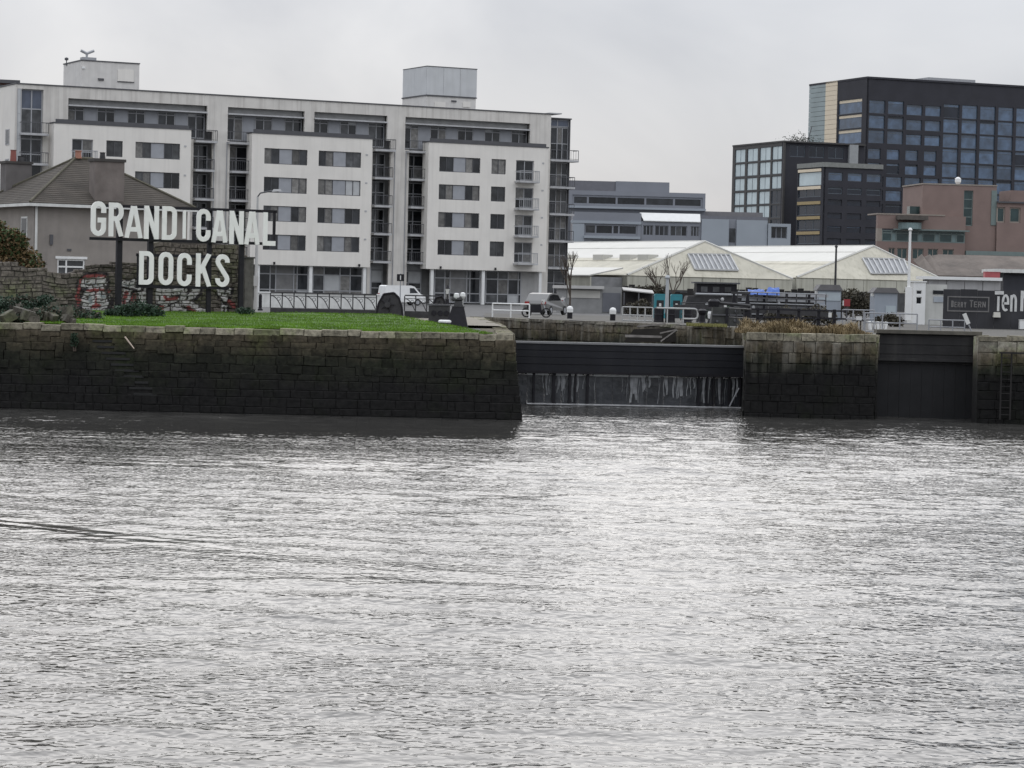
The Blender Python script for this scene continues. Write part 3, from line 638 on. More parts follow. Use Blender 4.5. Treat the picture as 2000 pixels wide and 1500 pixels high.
for px in (535, 701, 860, 967):
    u = U_(px, 518); MB().box(u-.07, u+.07, -.22, -.002, zbot+.05, zbot+.32).build('wall_lamp', BLACK, ab)
# roof housings
def housing(px0, px1, pc, ytop, ybot, v, m, extra):
    fr = A; u0, u1 = U_(px0+(pc-px0), ytop, v), U_(px1, ytop, v); z1 = A.Z((pc+px1)/2, ytop+2, v)
    return u0, u1, z1
lv = VS+3.0
u0, u1 = U_(159, 150, lv), U_(272, 150, lv); z1 = A.Z(215, 122, lv)
hb = MB().box(u0, u1, lv, lv+6.2, roof+.12, z1).build('lift_housing', mat('housing_render', (.62, .60, .565), .85, .08, streak=.15), ab)
MB().box(u0-.06, u1+.06, lv-.06, lv+6.26, z1+.003, z1+.12).build('roof', DKGREY, hb)
a, b_ = U_(230, 147, lv), U_(261, 147, lv)
MB().box(a, b_, lv-.06, lv-.003, A.Z(245, 159, lv), A.Z(245, 137, lv)).build('hatch', WALL, hb)
MB().box(a-.05, b_+.05, lv-.12, lv-.003, A.Z(245, 160.5, lv), A.Z(245, 159.4, lv)).build('hatch_sill', DKGREY, hb)
a = U_(197, 155, lv); MB().box(a-.3, a+.3, lv-.12, lv-.003, A.Z(197, 157, lv), A.Z(197, 153, lv)).build('bracket', DKGREY, hb)
a = U_(163, 131, lv); MB().box(a-.16, a+.16, lv-.1, lv-.003, A.Z(163, 134, lv), A.Z(163, 130, lv)).build('floodlight', WHITE, hb)
c0 = A.uz(170, 118, lv)
mb = MB(); cu, cz = U_(170, 118, lv+.8), z1+.12
mb.box(cu-.55, cu+.9, lv+.5, lv+1.4, cz, cz+.32)
mb.build('vent_base', MIDGREY, hb)
mb = MB(); mb.tube((cu, lv+.9, cz+.32), (cu, lv+.9, cz+.75), .12); mb.tube((cu-.65, lv+.9, cz+1.0), (cu+.05, lv+.9, cz+.7), .15); mb.tube((cu+.75, lv+.9, cz+1.05), (cu-.05, lv+.9, cz+.7), .15); mb.build('vent_cowl', MIDGREY, hb)
mb = MB(); cu = U_(131, 122, lv+4.8); mb.tube((cu, lv+5, z1-.2), (cu, lv+5, z1+.35), .05).lathe((cu, lv+5, z1+.35), [(.05, 0), (.2, .06), (.2, .26), (.04, .34)]); mb.build('beacon', DKGREY, hb)
lv = VS+2.6; u0, u1 = U_(833, 190, lv), U_(931, 190, lv); z1 = A.Z(880, 132.5, lv); zm = A.Z(880, 187.5, lv)
hb = MB().box(u0+.03, u1-.05, lv+.1, lv+6.4, roof+.12, zm-.12).build('lift_housing', mat('housing_render', (.50, .485, .465)), ab)
MB().box(u0-.05, u1+.05, lv, lv+6.5, zm-.12, zm).build('roof', DKGREY, hb)
CLAD = mat('cladding_silver', (.52, .53, .53), .55, .08, .7, streak=.35, streak_col=(.33, .33, .31))
for i in range(3):
    a = u0+(u1-u0)*i/3; b_ = u0+(u1-u0)*(i+1)/3
    MB().box(a+.012, b_-.012, lv+.02, lv+.12, zm+.02, z1).build('cladding_panel', CLAD, hb)
for i in range(2):
    a = lv+.13+6.2*i/2; b_ = lv+.13+6.2*(i+1)/2
    MB().box(u0, u0+.1, a+.01, b_-.01, zm+.02, z1).build('cladding_panel', CLAD, hb)
MB().box(u0+.11, u1-.02, lv+.14, lv+6.3, zm+.01, z1-.05).build('cladding_core', CLAD, hb)
MB().box(u0-.03, u1+.03, lv-.02, lv+6.35, z1+.002, z1+.08).build('trim', DKGREY, hb)
for px, wd in ((860, 1.3), (912, .9)):
    a = U_(px, 203, lv); zc = A.Z(px, 204, lv); MB().box(a-wd/2, a+wd/2, lv+.04, lv+.097, zc-.3, zc+.25).build('hatch', WALL, hb)
a = U_(887, 197, lv); MB().box(a-.3, a+.3, lv, lv+.097, A.Z(887, 199, lv), A.Z(887, 196, lv)).build('bracket', DKGREY, hb)
# brick building just showing behind the left end
fb = Frame(-40, 300, 20, 300)
bb = thing('brick_building', 'dark red brick building top behind the apartments at the left edge', 'building', fb)
uu = fb.U(38, 158); zz = fb.Z(10, 156)
MB().box(-8, uu-.4, 0, 12, -.2, zz-.4).build('wall', mat('brick_dark_red', (.16, .085, .07), .9, .2), bb)
MB().box(-8.2, uu, -.5, 12.4, zz-.4, zz).build('roof', DKGREY, bb)
for i in range(4): MB().box(uu-3+i*.7, uu-2.6+i*.7, -.06, -.003, zz-1.5, zz-.6).build('window', GL_M, bb)

for px in (416, 441, 769, 791): 
    u = U_(px, 400, VS); MB().tube((u, VS-.06, -.2), (u, VS-.06, zs0-1.0), .055, n=6).build('downpipe', MIDGREY, ab)
for k_, (b0, b1) in blocks.items():          # small vents in the bay walls
    for i in range(4): MB().box(b1-.75, b1-.5, -.03, -.003, wtop(i)-.3, wtop(i)-.12).build('vent', LTGREY, ab)
# ================================================================== RUBBLE WALL WITH GRAFFITI
rwall = random.Random(5)
fw = FW
PW = tidal_stone('rubble_stone', -3, .5, (.125, .108, .092), rnd=.38, paint=True)
# graffiti as strokes in photo-pixel units on the wall plane, turned into wall metres
GR = []
def gs(pts, wd, col):
    if col == WG: GR.append(([fw.uz(x+2, y+2, .0) for x, y in pts], (wd+7)*124/F/2, (.035, .03, .032)))
    GR.append(([fw.uz(x, y, .0) for x, y in pts], wd*124/F/2, col))
WG = (.54, .52, .50); RG = (.27, .075, .07); KG = (.035, .03, .032); BG = (.33, .36, .36)
# first letter
gs([(158, 560), (168, 543), (203, 543), (204, 556), (180, 566), (160, 590), (162, 600), (205, 600), (212, 590)], 24, KG)
gs([(165, 552), (200, 550), (196, 566), (172, 576), (168, 594), (200, 597), (206, 584), (190, 580)], 20, WG)
gs([(152, 595), (150, 585), (158, 548), (166, 541), (196, 538), (204, 541)], 5, RG)
gs([(170, 568), (198, 566), (215, 569)], 6, RG); gs([(186, 568), (188, 596)], 4, RG); gs([(181, 599), (193, 597)], 8, RG); gs([(150, 580), (154, 592)], 10, RG)
gs([(166, 612), (200, 608), (210, 618), (180, 626), (206, 628)], 14, WG); gs([(160, 606), (185, 616), (214, 610)], 3, KG); gs([(176, 620), (196, 616), (200, 630)], 3, KG); gs([(205, 560), (216, 600), (222, 612)], 5, KG)
gs([(168, 556), (196, 556)], 5, BG); gs([(172, 584), (178, 592), (176, 580)], 6, BG); gs([(196, 574), (204, 580)], 6, BG); gs([(172, 618), (192, 622)], 5, BG)
# second
gs([(240, 606), (250, 560), (262, 553), (276, 566), (284, 604)], 16, WG); gs([(243, 553), (258, 557), (272, 560)], 12, WG)
gs([(242, 592), (247, 572)], 9, RG); gs([(258, 600), (262, 578)], 9, RG); gs([(238, 604), (246, 572)], 3, KG); gs([(245, 558), (268, 556)], 4, BG)
# third and fourth
gs([(345, 568), (312, 570), (312, 586), (346, 590), (344, 606), (306, 606)], 17, WG); gs([(322, 578), (326, 586), (345, 582)], 7, RG); gs([(310, 602), (318, 602)], 9, RG); gs([(350, 588), (330, 596)], 3, KG)
gs([(360, 564), (356, 612)], 14, WG); gs([(384, 566), (362, 590), (396, 610)], 15, WG); gs([(368, 600), (382, 610)], 6, RG); gs([(372, 566), (366, 582)], 3, KG)
gs([(428, 566), (438, 584), (437, 612)], 12, WG); gs([(448, 566), (438, 586)], 9, WG); gs([(448, 590), (456, 598)], 10, RG); gs([(437, 600), (437, 608)], 5, KG)
def seg_d(p, a, b_):
    ax, ay = a; bx, by = b_; dx, dy = bx-ax, by-ay; t = max(0, min(1, ((p[0]-ax)*dx+(p[1]-ay)*dy)/max(1e-9, dx*dx+dy*dy)))
    return math.hypot(p[0]-ax-t*dx, p[1]-ay-t*dy)
def paint_at(u, z):
    col = None; jit = .05*mnoise.noise(Vector((u*5, z*5, 2)))
    for pts, hw, c in GR:
        if min(seg_d((u, z), a, b_) for a, b_ in zip(pts, pts[1:]))+jit < hw: col = c
    if col and mnoise.noise(Vector((u*7, z*9, 9))) > .42: return None
    return col
def warp(u, z): return u+.10*mnoise.noise(Vector((u*1.1, z*1.6, 1)))+.04*mnoise.noise(Vector((u*3, z*4, 2))), z+.13*mnoise.noise(Vector((u*.8, z*1.1, 7)))+.05*mnoise.noise(Vector((u*2.6, z*3, 5)))
def stone_face(root, name, u0, u1, z0, z1, mtl, r, painted=True, dv=None):
    """an uneven rubble stone whose front is a small grid; sprayed paint is stored per point"""
    nx, nz_ = (8, 5) if painted else (2, 2)
    dv = r.uniform(-.05, .05) if dv is None else dv; vs = []; cols = []
    ins = .012
    for j in range(nz_+1):
        for i in range(nx+1):
            u = u0+(u1-u0)*i/nx; z = z0+(z1-z0)*j/nz_; edge = i in (0, nx) or j in (0, nz_)
            v = dv+(.05 if edge else 0)+.02*mnoise.noise(Vector((u*6, z*6, 4)))
            if edge: u += (ins if i == 0 else (-ins if i == nx else 0))+r.uniform(-.008, .008); z += (ins if j == 0 else (-ins if j == nz_ else 0))
            u, z = warp(u, z); vs.append((u, v, z)); c = paint_at(u, z) if painted else None; cols.append((*c, 1.0) if c else (0, 0, 0, 0.0))
    fs = [(j*(nx+1)+i, j*(nx+1)+i+1, (j+1)*(nx+1)+i+1, (j+1)*(nx+1)+i) for j in range(nz_) for i in range(nx)]
    me = bpy.data.meshes.new(name); k = len(vs)
    bk = [(*warp(a_, b_),) for a_, b_ in ((u0+ins, z0+ins), (u1-ins, z0+ins), (u1-ins, z1-ins), (u0+ins, z1-ins))]; bk = [(a_, dv+.2, b_) for a_, b_ in bk]
    c00, c10, c11, c01 = 0, nx, (nz_+1)*(nx+1)-1, nz_*(nx+1)
    bot = list(range(0, nx+1)); top = list(range(c01, c11+1)); lef = list(range(0, c01+1, nx+1)); rig = list(range(nx, c11+1, nx+1))
    fs += [tuple(bot[::-1]+[k, k+1]), tuple(top+[k+2, k+3]), tuple(lef+[k+3, k]), tuple(rig[::-1]+[k+1, k+2])]
    me.from_pydata(vs+bk, [], fs); me.materials.append(mtl)
    if painted:
        ca = me.color_attributes.new('paint', 'FLOAT_COLOR', 'POINT')
        for i, c in enumerate(cols+[(0, 0, 0, 0)]*4): ca.data[i].color = c
    o = bpy.data.objects.new(name, me); COL.objects.link(o); o.parent = root; return o
sw = thing('stone_wall', 'old rubble stone wall with red and white graffiti behind the dock sign', 'wall', fw)
U0w, U1w = fw.U(-45, 580), fw.U(476, 560)
prof = [(-45, 514), (0, 513), (45, 512), (50, 524), (90, 528), (130, 530), (165, 521), (200, 516), (240, 515), (290, 512), (300, 470), (325, 468), (400, 470), (470, 474), (480, 480)]
def wtopz(u):
    P = [fw.uz(x, y, 0) for x, y in prof]
    for a, b_ in zip(P, P[1:]):
        if a[0] <= u <= b_[0]: return a[1]+(b_[1]-a[1])*(u-a[0])/(b_[0]-a[0])
    return P[-1][1]
zlow = -.45; z = zlow; core = MB(); n_st = 0; extra = MB()
while z < 3.6:
    h = rwall.uniform(.13, .27); u = U0w-rwall.uniform(0, .3)
    while u < U1w:
        l = rwall.uniform(.28, .68); zt_ = wtopz(u+l/2)
        if z+h*.5 < zt_ and u > U0w-.4:
            if n_st < 298 and u > fw.U(110, 580): stone_face(sw, 'stone', u, u+l, z, z+h, PW, rwall); n_st += 1
            else:
                j = lambda q: rwall.uniform(-q, q); d = j(.05)
                extra.add([(u+.01, .16, z+.01), (u+l-.01, .16, z+.01), (u+l-.01, .16, z+h-.01), (u+.01, .16, z+h-.01), (u+.03, d, z+.02), (u+l-.03, d+j(.02), z+.02), (u+l-.03, d, z+h-.02), (u+.03, d+j(.02), z+h-.02)],
                          [(0, 1, 5, 4), (1, 2, 6, 5), (2, 3, 7, 6), (3, 0, 4, 7), (4, 5, 6, 7)])
        u += l
    z += h
extra.v = [(warp(a_, c_)[0], b_, warp(a_, c_)[1]) for a_, b_, c_ in extra.v]
if extra.v:
    eo = tag(extra.build('outer_stones', PW, sw), kind='stuff'); ca = eo.data.color_attributes.new('paint', 'FLOAT_COLOR', 'POINT')
    for d_ in ca.data: d_.color = (0, 0, 0, 0)
P = [(U0w, zlow)] + [(U1w, zlow)] + [(u, wtopz(u)-.12) for u in [U1w-(U1w-U0w)*i/24 for i in range(25)]]
core.prism_y(P, .06, .5); core.build('wall_core', mat('mortar_brown', (.075, .066, .058), .95, .25), sw)
# weathered timber gatepost closing the right end of the wall
fp = Frame(487, 127.5, 27, 560)
gp = thing('gate_post', 'thick weathered timber post at the right end of the rubble wall', 'post', fp)
z1 = fp.Z(487, 505); MB().hexa([(-.24, 0, -.3), (.24, 0, -.3), (.24, .45, -.3), (-.24, .45, -.3)], [(-.22, .02, z1), (.22, .02, z1), (.22, .43, z1), (-.22, .43, z1)]).build('shaft', mat('post_timber', (.12, .11, .10), .9, .4, 3, bump=.03, streak=.7, streak_col=(.05, .045, .04)), gp)
MB().box(-.27, .27, -.03, .48, z1+.002, z1+.08).build('cap', mat('post_cap', (.08, .075, .07), .9, .3), gp)
# ================================================================== DOCK SIGN
fs_ = Frame(178, 122.6, 27, 430)
sg = thing('dock_sign', 'large GRAND CANAL DOCKS sign, white letters on black posts in front of the rubble wall', 'sign', fs_)
LET = mat('sign_white', (.86, .84, .80), .5, .05, 3, streak=.18, streak_col=(.4, .36, .3)); EDGE = BLACK
def arc(cx, cz, rx, rz, a0, a1, k=8): return [(cx+rx*math.cos(R(a0+(a1-a0)*i/k)), cz+rz*math.sin(R(a0+(a1-a0)*i/k))) for i in range(k+1)]
def glyph(ch, w_, s):        # strokes as centre lines, box w_ x 1, stroke width s
    l, r_, b_, t = s/2, w_-s/2, s/2, 1-s/2; c = w_/2; rx = c-s/2; rz = rx*1.05
    if ch == 'O': return [(arc(c, t-rz, rx, rz, 0, 180)+arc(c, b_+rz, rx, rz, 180, 360), True)]
    if ch == 'C': return [([(r_, t-rz-.12)]+arc(c, t-rz, rx, rz, 0, 180)+arc(c, b_+rz, rx, rz, 180, 360)+[(r_, b_+rz+.12)], False)]
    if ch == 'G': return [([(r_, t-rz-.10)]+arc(c, t-rz, rx, rz, 0, 180)+arc(c, b_+rz, rx, rz, 180, 360)+[(r_, .46)], False), ([(r_+s/2, .46), (c-.02, .46)], False)]
    if ch == 'D': return [([(l, b_), (r_-rx*.9, b_)]+arc(r_-rx*.9, b_+rx*.9, rx*.9, rx*.9, 270, 360)[1:]+[(r_, t-rx*.9)]+arc(r_-rx*.9, t-rx*.9, rx*.9, rx*.9, 0, 90)[1:]+[(l, t)], True)]
    if ch == 'R': return [([(l, 0), (l, 1)], False), ([(l, t), (r_-rx*.8, t)]+arc(r_-rx*.8, t-.2, rx*.8, .2, 90, -90)+[(l, t-.4)], False), ([(c, .54), (r_+.01, 0)], False)]
    if ch == 'A': return [([(l*.9, 0), (c-.02, 1)], False), ([(w_-l*.9, 0), (c+.02, 1)], False), ([(l*2, .27), (w_-l*2, .27)], False)]
    if ch == 'N': return [([(l, 0), (l, 1)], False), ([(r_, 0), (r_, 1)], False), ([(l, .96), (r_, .04)], False)]
    if ch == 'L': return [([(l, 0), (l, 1)], False), ([(l, b_), (w_, b_)], False)]
    if ch == 'K': return [([(l, 0), (l, 1)], False), ([(l+s*.3, .42), (r_, 1)], False), ([(c-.03, .58), (r_+.01, 0)], False)]
    if ch == 'S': return [([(r_, t-rz-.02)]+arc(c, t-rz, rx, rz, 0, 180)+[(l+.02, t-rz-.06), (r_-.02, b_+rz+.07)]+arc(c, b_+rz, rx, rz, 0, -180)+[(l, b_+rz+.03)], False)]
    if ch == 'T': return [([(0, t), (w_, t)], False), ([(c, 0), (c, 1-s)], False)]
    if ch == 'E': return [([(l, 0), (l, 1)], False), ([(l, t), (w_, t)], False), ([(l, .5), (w_*.9, .5)], False), ([(l, b_), (w_, b_)], False)]
    if ch == 'e': return [([(l, .33), (r_, .33)]+arc(c, .42, rx, .24, 0, 180)+[(l, .3)]+arc(c, .27, rx, .27-s/2, 180, 310), False)]
    if ch == 'n': return [([(l, 0), (l, .68)], False), (arc(c, .44, rx, .24-s/2*.3, 180, 0)+[(r_, 0)], False)]
    if ch == 'F': return [([(l, 0), (l, 1)], False), ([(l, t), (w_, t)], False), ([(l, .52), (w_*.85, .52)], False)]
    if ch == 'Y': return [([(l, 1), (c, .45)], False), ([(r_, 1), (c, .45)], False), ([(c, 0), (c, .5)], False)]
    if ch == 'M': return [([(l, 0), (l, 1)], False), ([(r_, 0), (r_, 1)], False), ([(l, .97), (c, .35), (r_, .97)], False)]
    return []
def letter_mesh(ch, u0, u1, z0, z1, v0, v1, m, parent, name='letter', s=.142):
    h = z1-z0; w_ = (u1-u0)/h; mb = MB()
    for k, (pts, cl) in enumerate(glyph(ch, w_, s)): mb.stroke([(u0+x*h, z0+zz_*h) for x, zz_ in pts], s*h, v0-.003*k, v1, cl)
    mb.v = [(min(max(a, u0), u1), b_, min(max(c, z0), z1)) for a, b_, c in mb.v]
    o = mb.build(name, m, parent); o['label'] = 'white letter '+ch; return o
row1 = [('G', 177, 206.5, 393, 461), ('R', 212, 240.5, 396, 462), ('A', 243, 278, 402, 465), ('N', 281, 309.5, 402, 467), ('D', 316, 344.5, 403, 468.6), ('C', 383, 410.5, 408, 472), ('A', 412.5, 443.5, 411, 474), ('N', 447.5, 475, 412, 477), ('A', 476.5, 506.5, 413, 478), ('L', 513, 537.5, 415, 480)]
row2 = [('D', 271, 299.5, 490.5, 556), ('O', 309, 337.5, 492, 557), ('C', 345.5, 373.5, 494, 559), ('K', 382, 412, 495, 560), ('S', 420, 447.5, 496.5, 560.5)]
zt1 = [fs_.Z(x, y) for x, y in ((190, 393), (300, 402), (460, 412))]; zb1 = [fs_.Z(x, y) for x, y in ((190, 461.5), (300, 467), (460, 477))]
for rws in (row1, row2):
    for ch, x0, x1, y0, y1 in rws:
        za, zb_ = fs_.Z((x0+x1)/2, y1), fs_.Z((x0+x1)/2, y0); a, b_ = fs_.U(x0, (y0+y1)/2), fs_.U(x1, (y0+y1)/2)
        letter_mesh(ch, a, b_, za, zb_, -.08, 0, LET, sg)
for x0, x1 in ((356.5, 362),): MB().box(fs_.U(x0, 440), fs_.U(x1, 440), -.1, 0, fs_.Z(360, 466), fs_.Z(360, 411)).build('divider_bar', LET, sg)
for ya, yb, x0, x1, vv in ((408, 412, 204, 541, .02), (465, 472, 176, 520, .02), (497, 501, 268, 448, .02), (553, 561, 268, 450, .02)):
    # rails run level behind each row of letters
    xm = (x0+x1)/2
    dz = {408: fs_.Z(300, 404), 465: fs_.Z(300, 468.5), 497: fs_.Z(350, 499), 553: fs_.Z(350, 560)}[ya]
    MB().box(fs_.U(x0, 440), fs_.U(x1, 440), vv, vv+.1, dz-.09, dz+.05).build('rail', BLACK, sg)
for px, wd in ((236, .26), (297, .25), (412, .2), (475, .22)):
    u = fs_.U(px, 480); MB().box(u-wd/2, u+wd/2, .13, .13+wd, -.4, fs_.Z(px, 402 if px < 350 else 410)).build('post', BLACK, sg)
u = fs_.U(537, 440); MB().box(u-.07, u+.05, .02, .14, fs_.Z(537, 474), fs_.Z(537, 413)).build('end_bar', BLACK, sg)
MB().box(fs_.U(268, 525), fs_.U(276, 525), .02, .1, fs_.Z(350, 560), fs_.Z(350, 499)).build('end_bar', BLACK, sg)
# ================================================================== HOUSE
fh = Frame(66, 139, 30, 430)
ho = thing('house', 'brown pebble-dashed two-storey house with hipped tiled roof behind the sign', 'house', fh)
HW = mat('pebble_dash', (.26, .235, .21), .95, .14, 1.2, bump=.02, bscale=25, streak=.25, streak_col=(.14, .13, .12))
TILE = mat('roof_tile', (.056, .047, .037), .9, .35, 1.0, bump=.02, rnd=.10); MOSS = mat('ridge_mossy', (.085, .078, .055), .9, .35, 3)
hw = fh.U(366, 430); hd = 9.0; ze = fh.Z(120, 399)
ops = [(fh.U(112, 515), fh.U(166, 515), fh.Z(140, 545)-.5, fh.Z(140, 506))]
mb = wall_boxes(MB(), 0, hw, -.3, ze, ops, 0, .3); mb.box(0, .3, .3, hd, -.3, ze).box(hw-.3, hw, .3, hd, -.3, ze).box(.3, hw-.3, hd-.3, hd, -.3, ze); mb.build('wall', HW, ho)
o_ = ops[0]; window(ho, o_[0], o_[1], o_[2], o_[3], .05, (1, 2), (1.2, 1, .8), WHITE, lambda i, j: GL_M, .09)
mb = MB(); mb.box(o_[0]-.12, o_[1]+.12, -.03, -.003, o_[3]+.003, o_[3]+.14); mb.build('window_head', WHITE, ho)
# hipped roof of tile courses
ov = .35; apx = fh.uz(158, 311, hd*.46); rz = apx[1]; ru0, ru1 = hw*.44, hw*.56; rv = hd*.5
cor = [(-ov, -ov), (hw+ov, -ov), (hw+ov, hd+ov), (-ov, hd+ov)]
base = MB(); base.add([(x, y, ze) for x, y in cor]+[(ru0, rv, rz-.05), (ru1, rv, rz-.05)], [(0, 1, 5, 4), (1, 2, 5), (2, 3, 4, 5), (3, 0, 4), (0, 3, 2, 1)])
rf = base.build('roof', mat('roof_underlay', (.05, .045, .04), .9, .2), ho)
def courses(a, b_, c, d, nrow, tw):        # slope with eave a-b and top d-c, tiles in overlapping rows
    a, b_, c, d = (Vector(x) for x in (a, b_, c, d)); nrm = (b_-a).cross(d-a).normalized()
    for k in range(nrow):
        t0, t1 = k/nrow, min(1, (k+1.15)/nrow); p0, p1 = a.lerp(d, t0), b_.lerp(c, t0); q0, q1 = a.lerp(d, t1), b_.lerp(c, t1)
        b2 = MB(); up = nrm*.030; dn = nrm*.012
        b2.add([p0, p1, q1, q0, p0+up, p1+up, q1+dn, q0+dn], [(0, 3, 2, 1), (4, 5, 6, 7), (0, 1, 5, 4), (1, 2, 6, 5), (2, 3, 7, 6), (3, 0, 4, 7)])
        b2.build('tile_course', TILE, rf)
E = ze+.02
courses((cor[0][0], cor[0][1], E), (cor[1][0], cor[1][1], E), (ru1, rv, rz), (ru0, rv, rz), 24, .3)
courses((cor[3][0], cor[3][1], E), (cor[0][0], cor[0][1], E), (ru0, rv, rz), (ru0, rv, rz), 24, .3)
courses((cor[1][0], cor[1][1], E), (cor[2][0], cor[2][1], E), (ru1, rv, rz), (ru1, rv, rz), 24, .3)
for c, e in ((cor[0], (ru0, rv)), (cor[1], (ru1, rv)), (cor[3], (ru0, rv))): MB().tube((c[0], c[1], E+.06), (e[0], e[1], rz+.06), .075).build('ridge_tile', MOSS, rf)
MB().tube((ru0, rv, rz+.06), (ru1, rv, rz+.06), .10).build('ridge_tile', MOSS, rf)
MB().lathe((ru0+.2, rv, rz+.05), [(.2, 0), (.17, .35), (.2, .4), (.2, .45)], 10).build('ridge_vent', mat('terracotta', (.36, .17, .12), .8, .2), rf)
# gutters, downpipe
mb = MB(); mb.box(-ov-.12, hw+ov+.1, -ov-.12, -ov+.02, ze-.16, ze+.0); mb.build('gutter', WHITED, ho)
MB().box(-ov-.12, -ov+.02, -ov+.02, hd+ov, ze-.16, ze-.001).build('gutter', WHITED, ho)
MB().box(-ov-.02, hw+ov, -ov+.03, -.01, ze-.15, ze-.02).build('soffit', DKGREY, ho)
MB().tube((.12, -.08, 0), (.12, -.08, ze-.1), .07).build('downpipe', WHITED, ho)
MB().box(fh.U(97, 460), fh.U(103, 460), -.08, -.003, fh.Z(100, 478), fh.Z(100, 458)).build('meter_box', DKGREY, ho)
MB().box(fh.U(131, 488), fh.U(139, 488), -.04, -.003, fh.Z(135, 490), fh.Z(135, 486)).build('air_vent', DKGREY, ho)
# window on left face
lw_ = MB().box(-.03, .0, 1.0, 2.0, ze-2.2, ze-.7).build('window', WHITED, ho); MB().box(-.045, -.031, 1.1, 1.9, ze-2.1, ze-.8).build('pane', GL_M, lw_)
# chimneys
CH = mat('chimney_render', (.175, .15, .135), .95, .25, 1.2, bump=.02, streak=.3, streak_col=(.10, .085, .075))
cv = .05
c0, c1 = fh.U(186, 340, cv), fh.U(243, 340, cv); ct = fh.Z(214, 316, cv)
ch = MB().box(c0, c1, cv, cv+.9, ze, ct).build('chimney', CH, ho)
MB().box(c0-.07, c1+.07, cv-.07, cv+.97, ct+.002, ct+.16).build('cap', mat('chimney_cap', (.06, .055, .05), .9, .2), ch)
MB().lathe(((c0*.66+c1*.34), cv+.45, ct+.16), [(.17, 0), (.14, .3), (.17, .36)], 10).build('chimney_pot', BLACKM, ch)
cv = 7.4
c0, c1 = fh.U(12, 345, cv), fh.U(62, 345, cv); ct = fh.Z(37, 320, cv)
ch = MB().box(c0, c1, cv, cv+1.0, ze, ct).build('chimney', mat('chimney_render_dark', (.125, .115, .11), .95, .2), ho)
MB().box(c0-.07, c1+.07, cv-.07, cv+1.07, ct+.002, ct+.14).build('cap', mat('chimney_cap', (.06, .055, .05)), ch)
MB().lathe((c0*.62+c1*.38, cv+.5, ct+.14), [(.19, 0), (.16, .6), (.19, .66)], 10).build('chimney_pot', mat('brick_red_pot', (.22, .075, .06), .8, .2), ch)
MB().lathe((c0*.33+c1*.67, cv+.5, ct+.14), [(.19, 0), (.16, .28), (.19, .33)], 10).build('chimney_pot', BLACKM, ch)
MB().tube((c0+.5, cv+.5, ct), (c0+.5, cv+.5, ct+.0), .02)
# ================================================================== BLACK GLASS TOWERS
BRKD = mat('tower_black_brick', (.026, .026, .033), .75, .2, .3)
GLB = mat('glass_blue', (.060, .098, .158), .06, .5, .5, rnd=.4, spec=.9); GLB2 = mat('glass_blue_dark', (.016, .020, .030), .15, .4, .4)
GLP = mat('glass_pale', (.52, .60, .61), .15, .15, .3); CREAM = mat('panel_cream', (.70, .60, .45), .6, .06); YEL = mat('panel_ochre', (.33, .25, .12), .6, .1); GREENG = mat('glass_greygreen', (.26, .31, .31), .2, .12, .25)
FRM = mat('tower_frame', (.10, .12, .14), .4, .1)
rt = random.Random(21)
def sub(parent_fr, fr): return parent_fr.m.inverted() @ fr.m
T1 = Frame(1690, 640, 22, 300); T1L = Frame(1690, 640, -68, 300); lm = sub(T1, T1L)
tw = thing('office_tower', 'tall black office tower with blue window grid at the upper right', 'building', T1)
zt = T1.Z(1700, 153.5); uL_ = T1L.U(1580, 200); uEnd = T1.U(2060, 300)
c0 = T1.U(1696.5, 260); cw = T1.U(1724, 260)-c0; cp = (T1.U(1949, 260)-c0)/7
tops = [195.5, 225, 254, 290, 318, 344, 371, 398, 426, 454]
zr = [T1.Z(1710, y) for y in tops]; hh = T1.Z(1710, 196)-T1.Z(1710, 221.5)
ops = []; sp_ = []
for i in range(10):
    for j, z in enumerate(zr):
        small = i in (2, 3) and j < 3; rec = i < 4 and j in (3, 4)
        h = hh*(.80 if small or rec or i < 4 and j > 4 else 1.0); z1 = z-(hh*.2 if small else 0)
        if i > 3: z1 = zr[0]-j*(zr[0]-zr[2])/2*1.005; h = hh*1.06
        x = c0+i*cp; w_ = cw*(.9 if rec else 1.13)
        ops.append((x, x+w_, z1-h, z1)); sp_.append((x, x+w_, z1-h, z1, i, j))
MB_ = wall_boxes(MB(), 0, uEnd, -3, zt, ops, 0, .5); MB_.build('wall', BRKD, tw)
for x0, x1, z0, z1, i, j in sp_:
    if i < 4 and j > 7: continue
    dk = i < 2 and j > 6
    window(tw, x0, x1, z0, z1, .28, (1,), (1, .25), FRM, lambda a, b_: GLB2 if dk or rt.random() < .06 else GLB, .09)
MB().box(-.1, uEnd+.3, -.25, -uL_, zt+.01, zt+.5).build('roof', BRKD, tw)
MB().box(1.3, uEnd, .9, -uL_-.1, -3, zt-.05).build('core', BRKD, tw)
a, b_ = T1.U(1813, 160, 6), T1.U(1905, 160, 6); MB().box(a, b_, 6, 14, zt+.5, T1.Z(1850, 153, 6)).build('roof_plant', MIDGREY, tw)
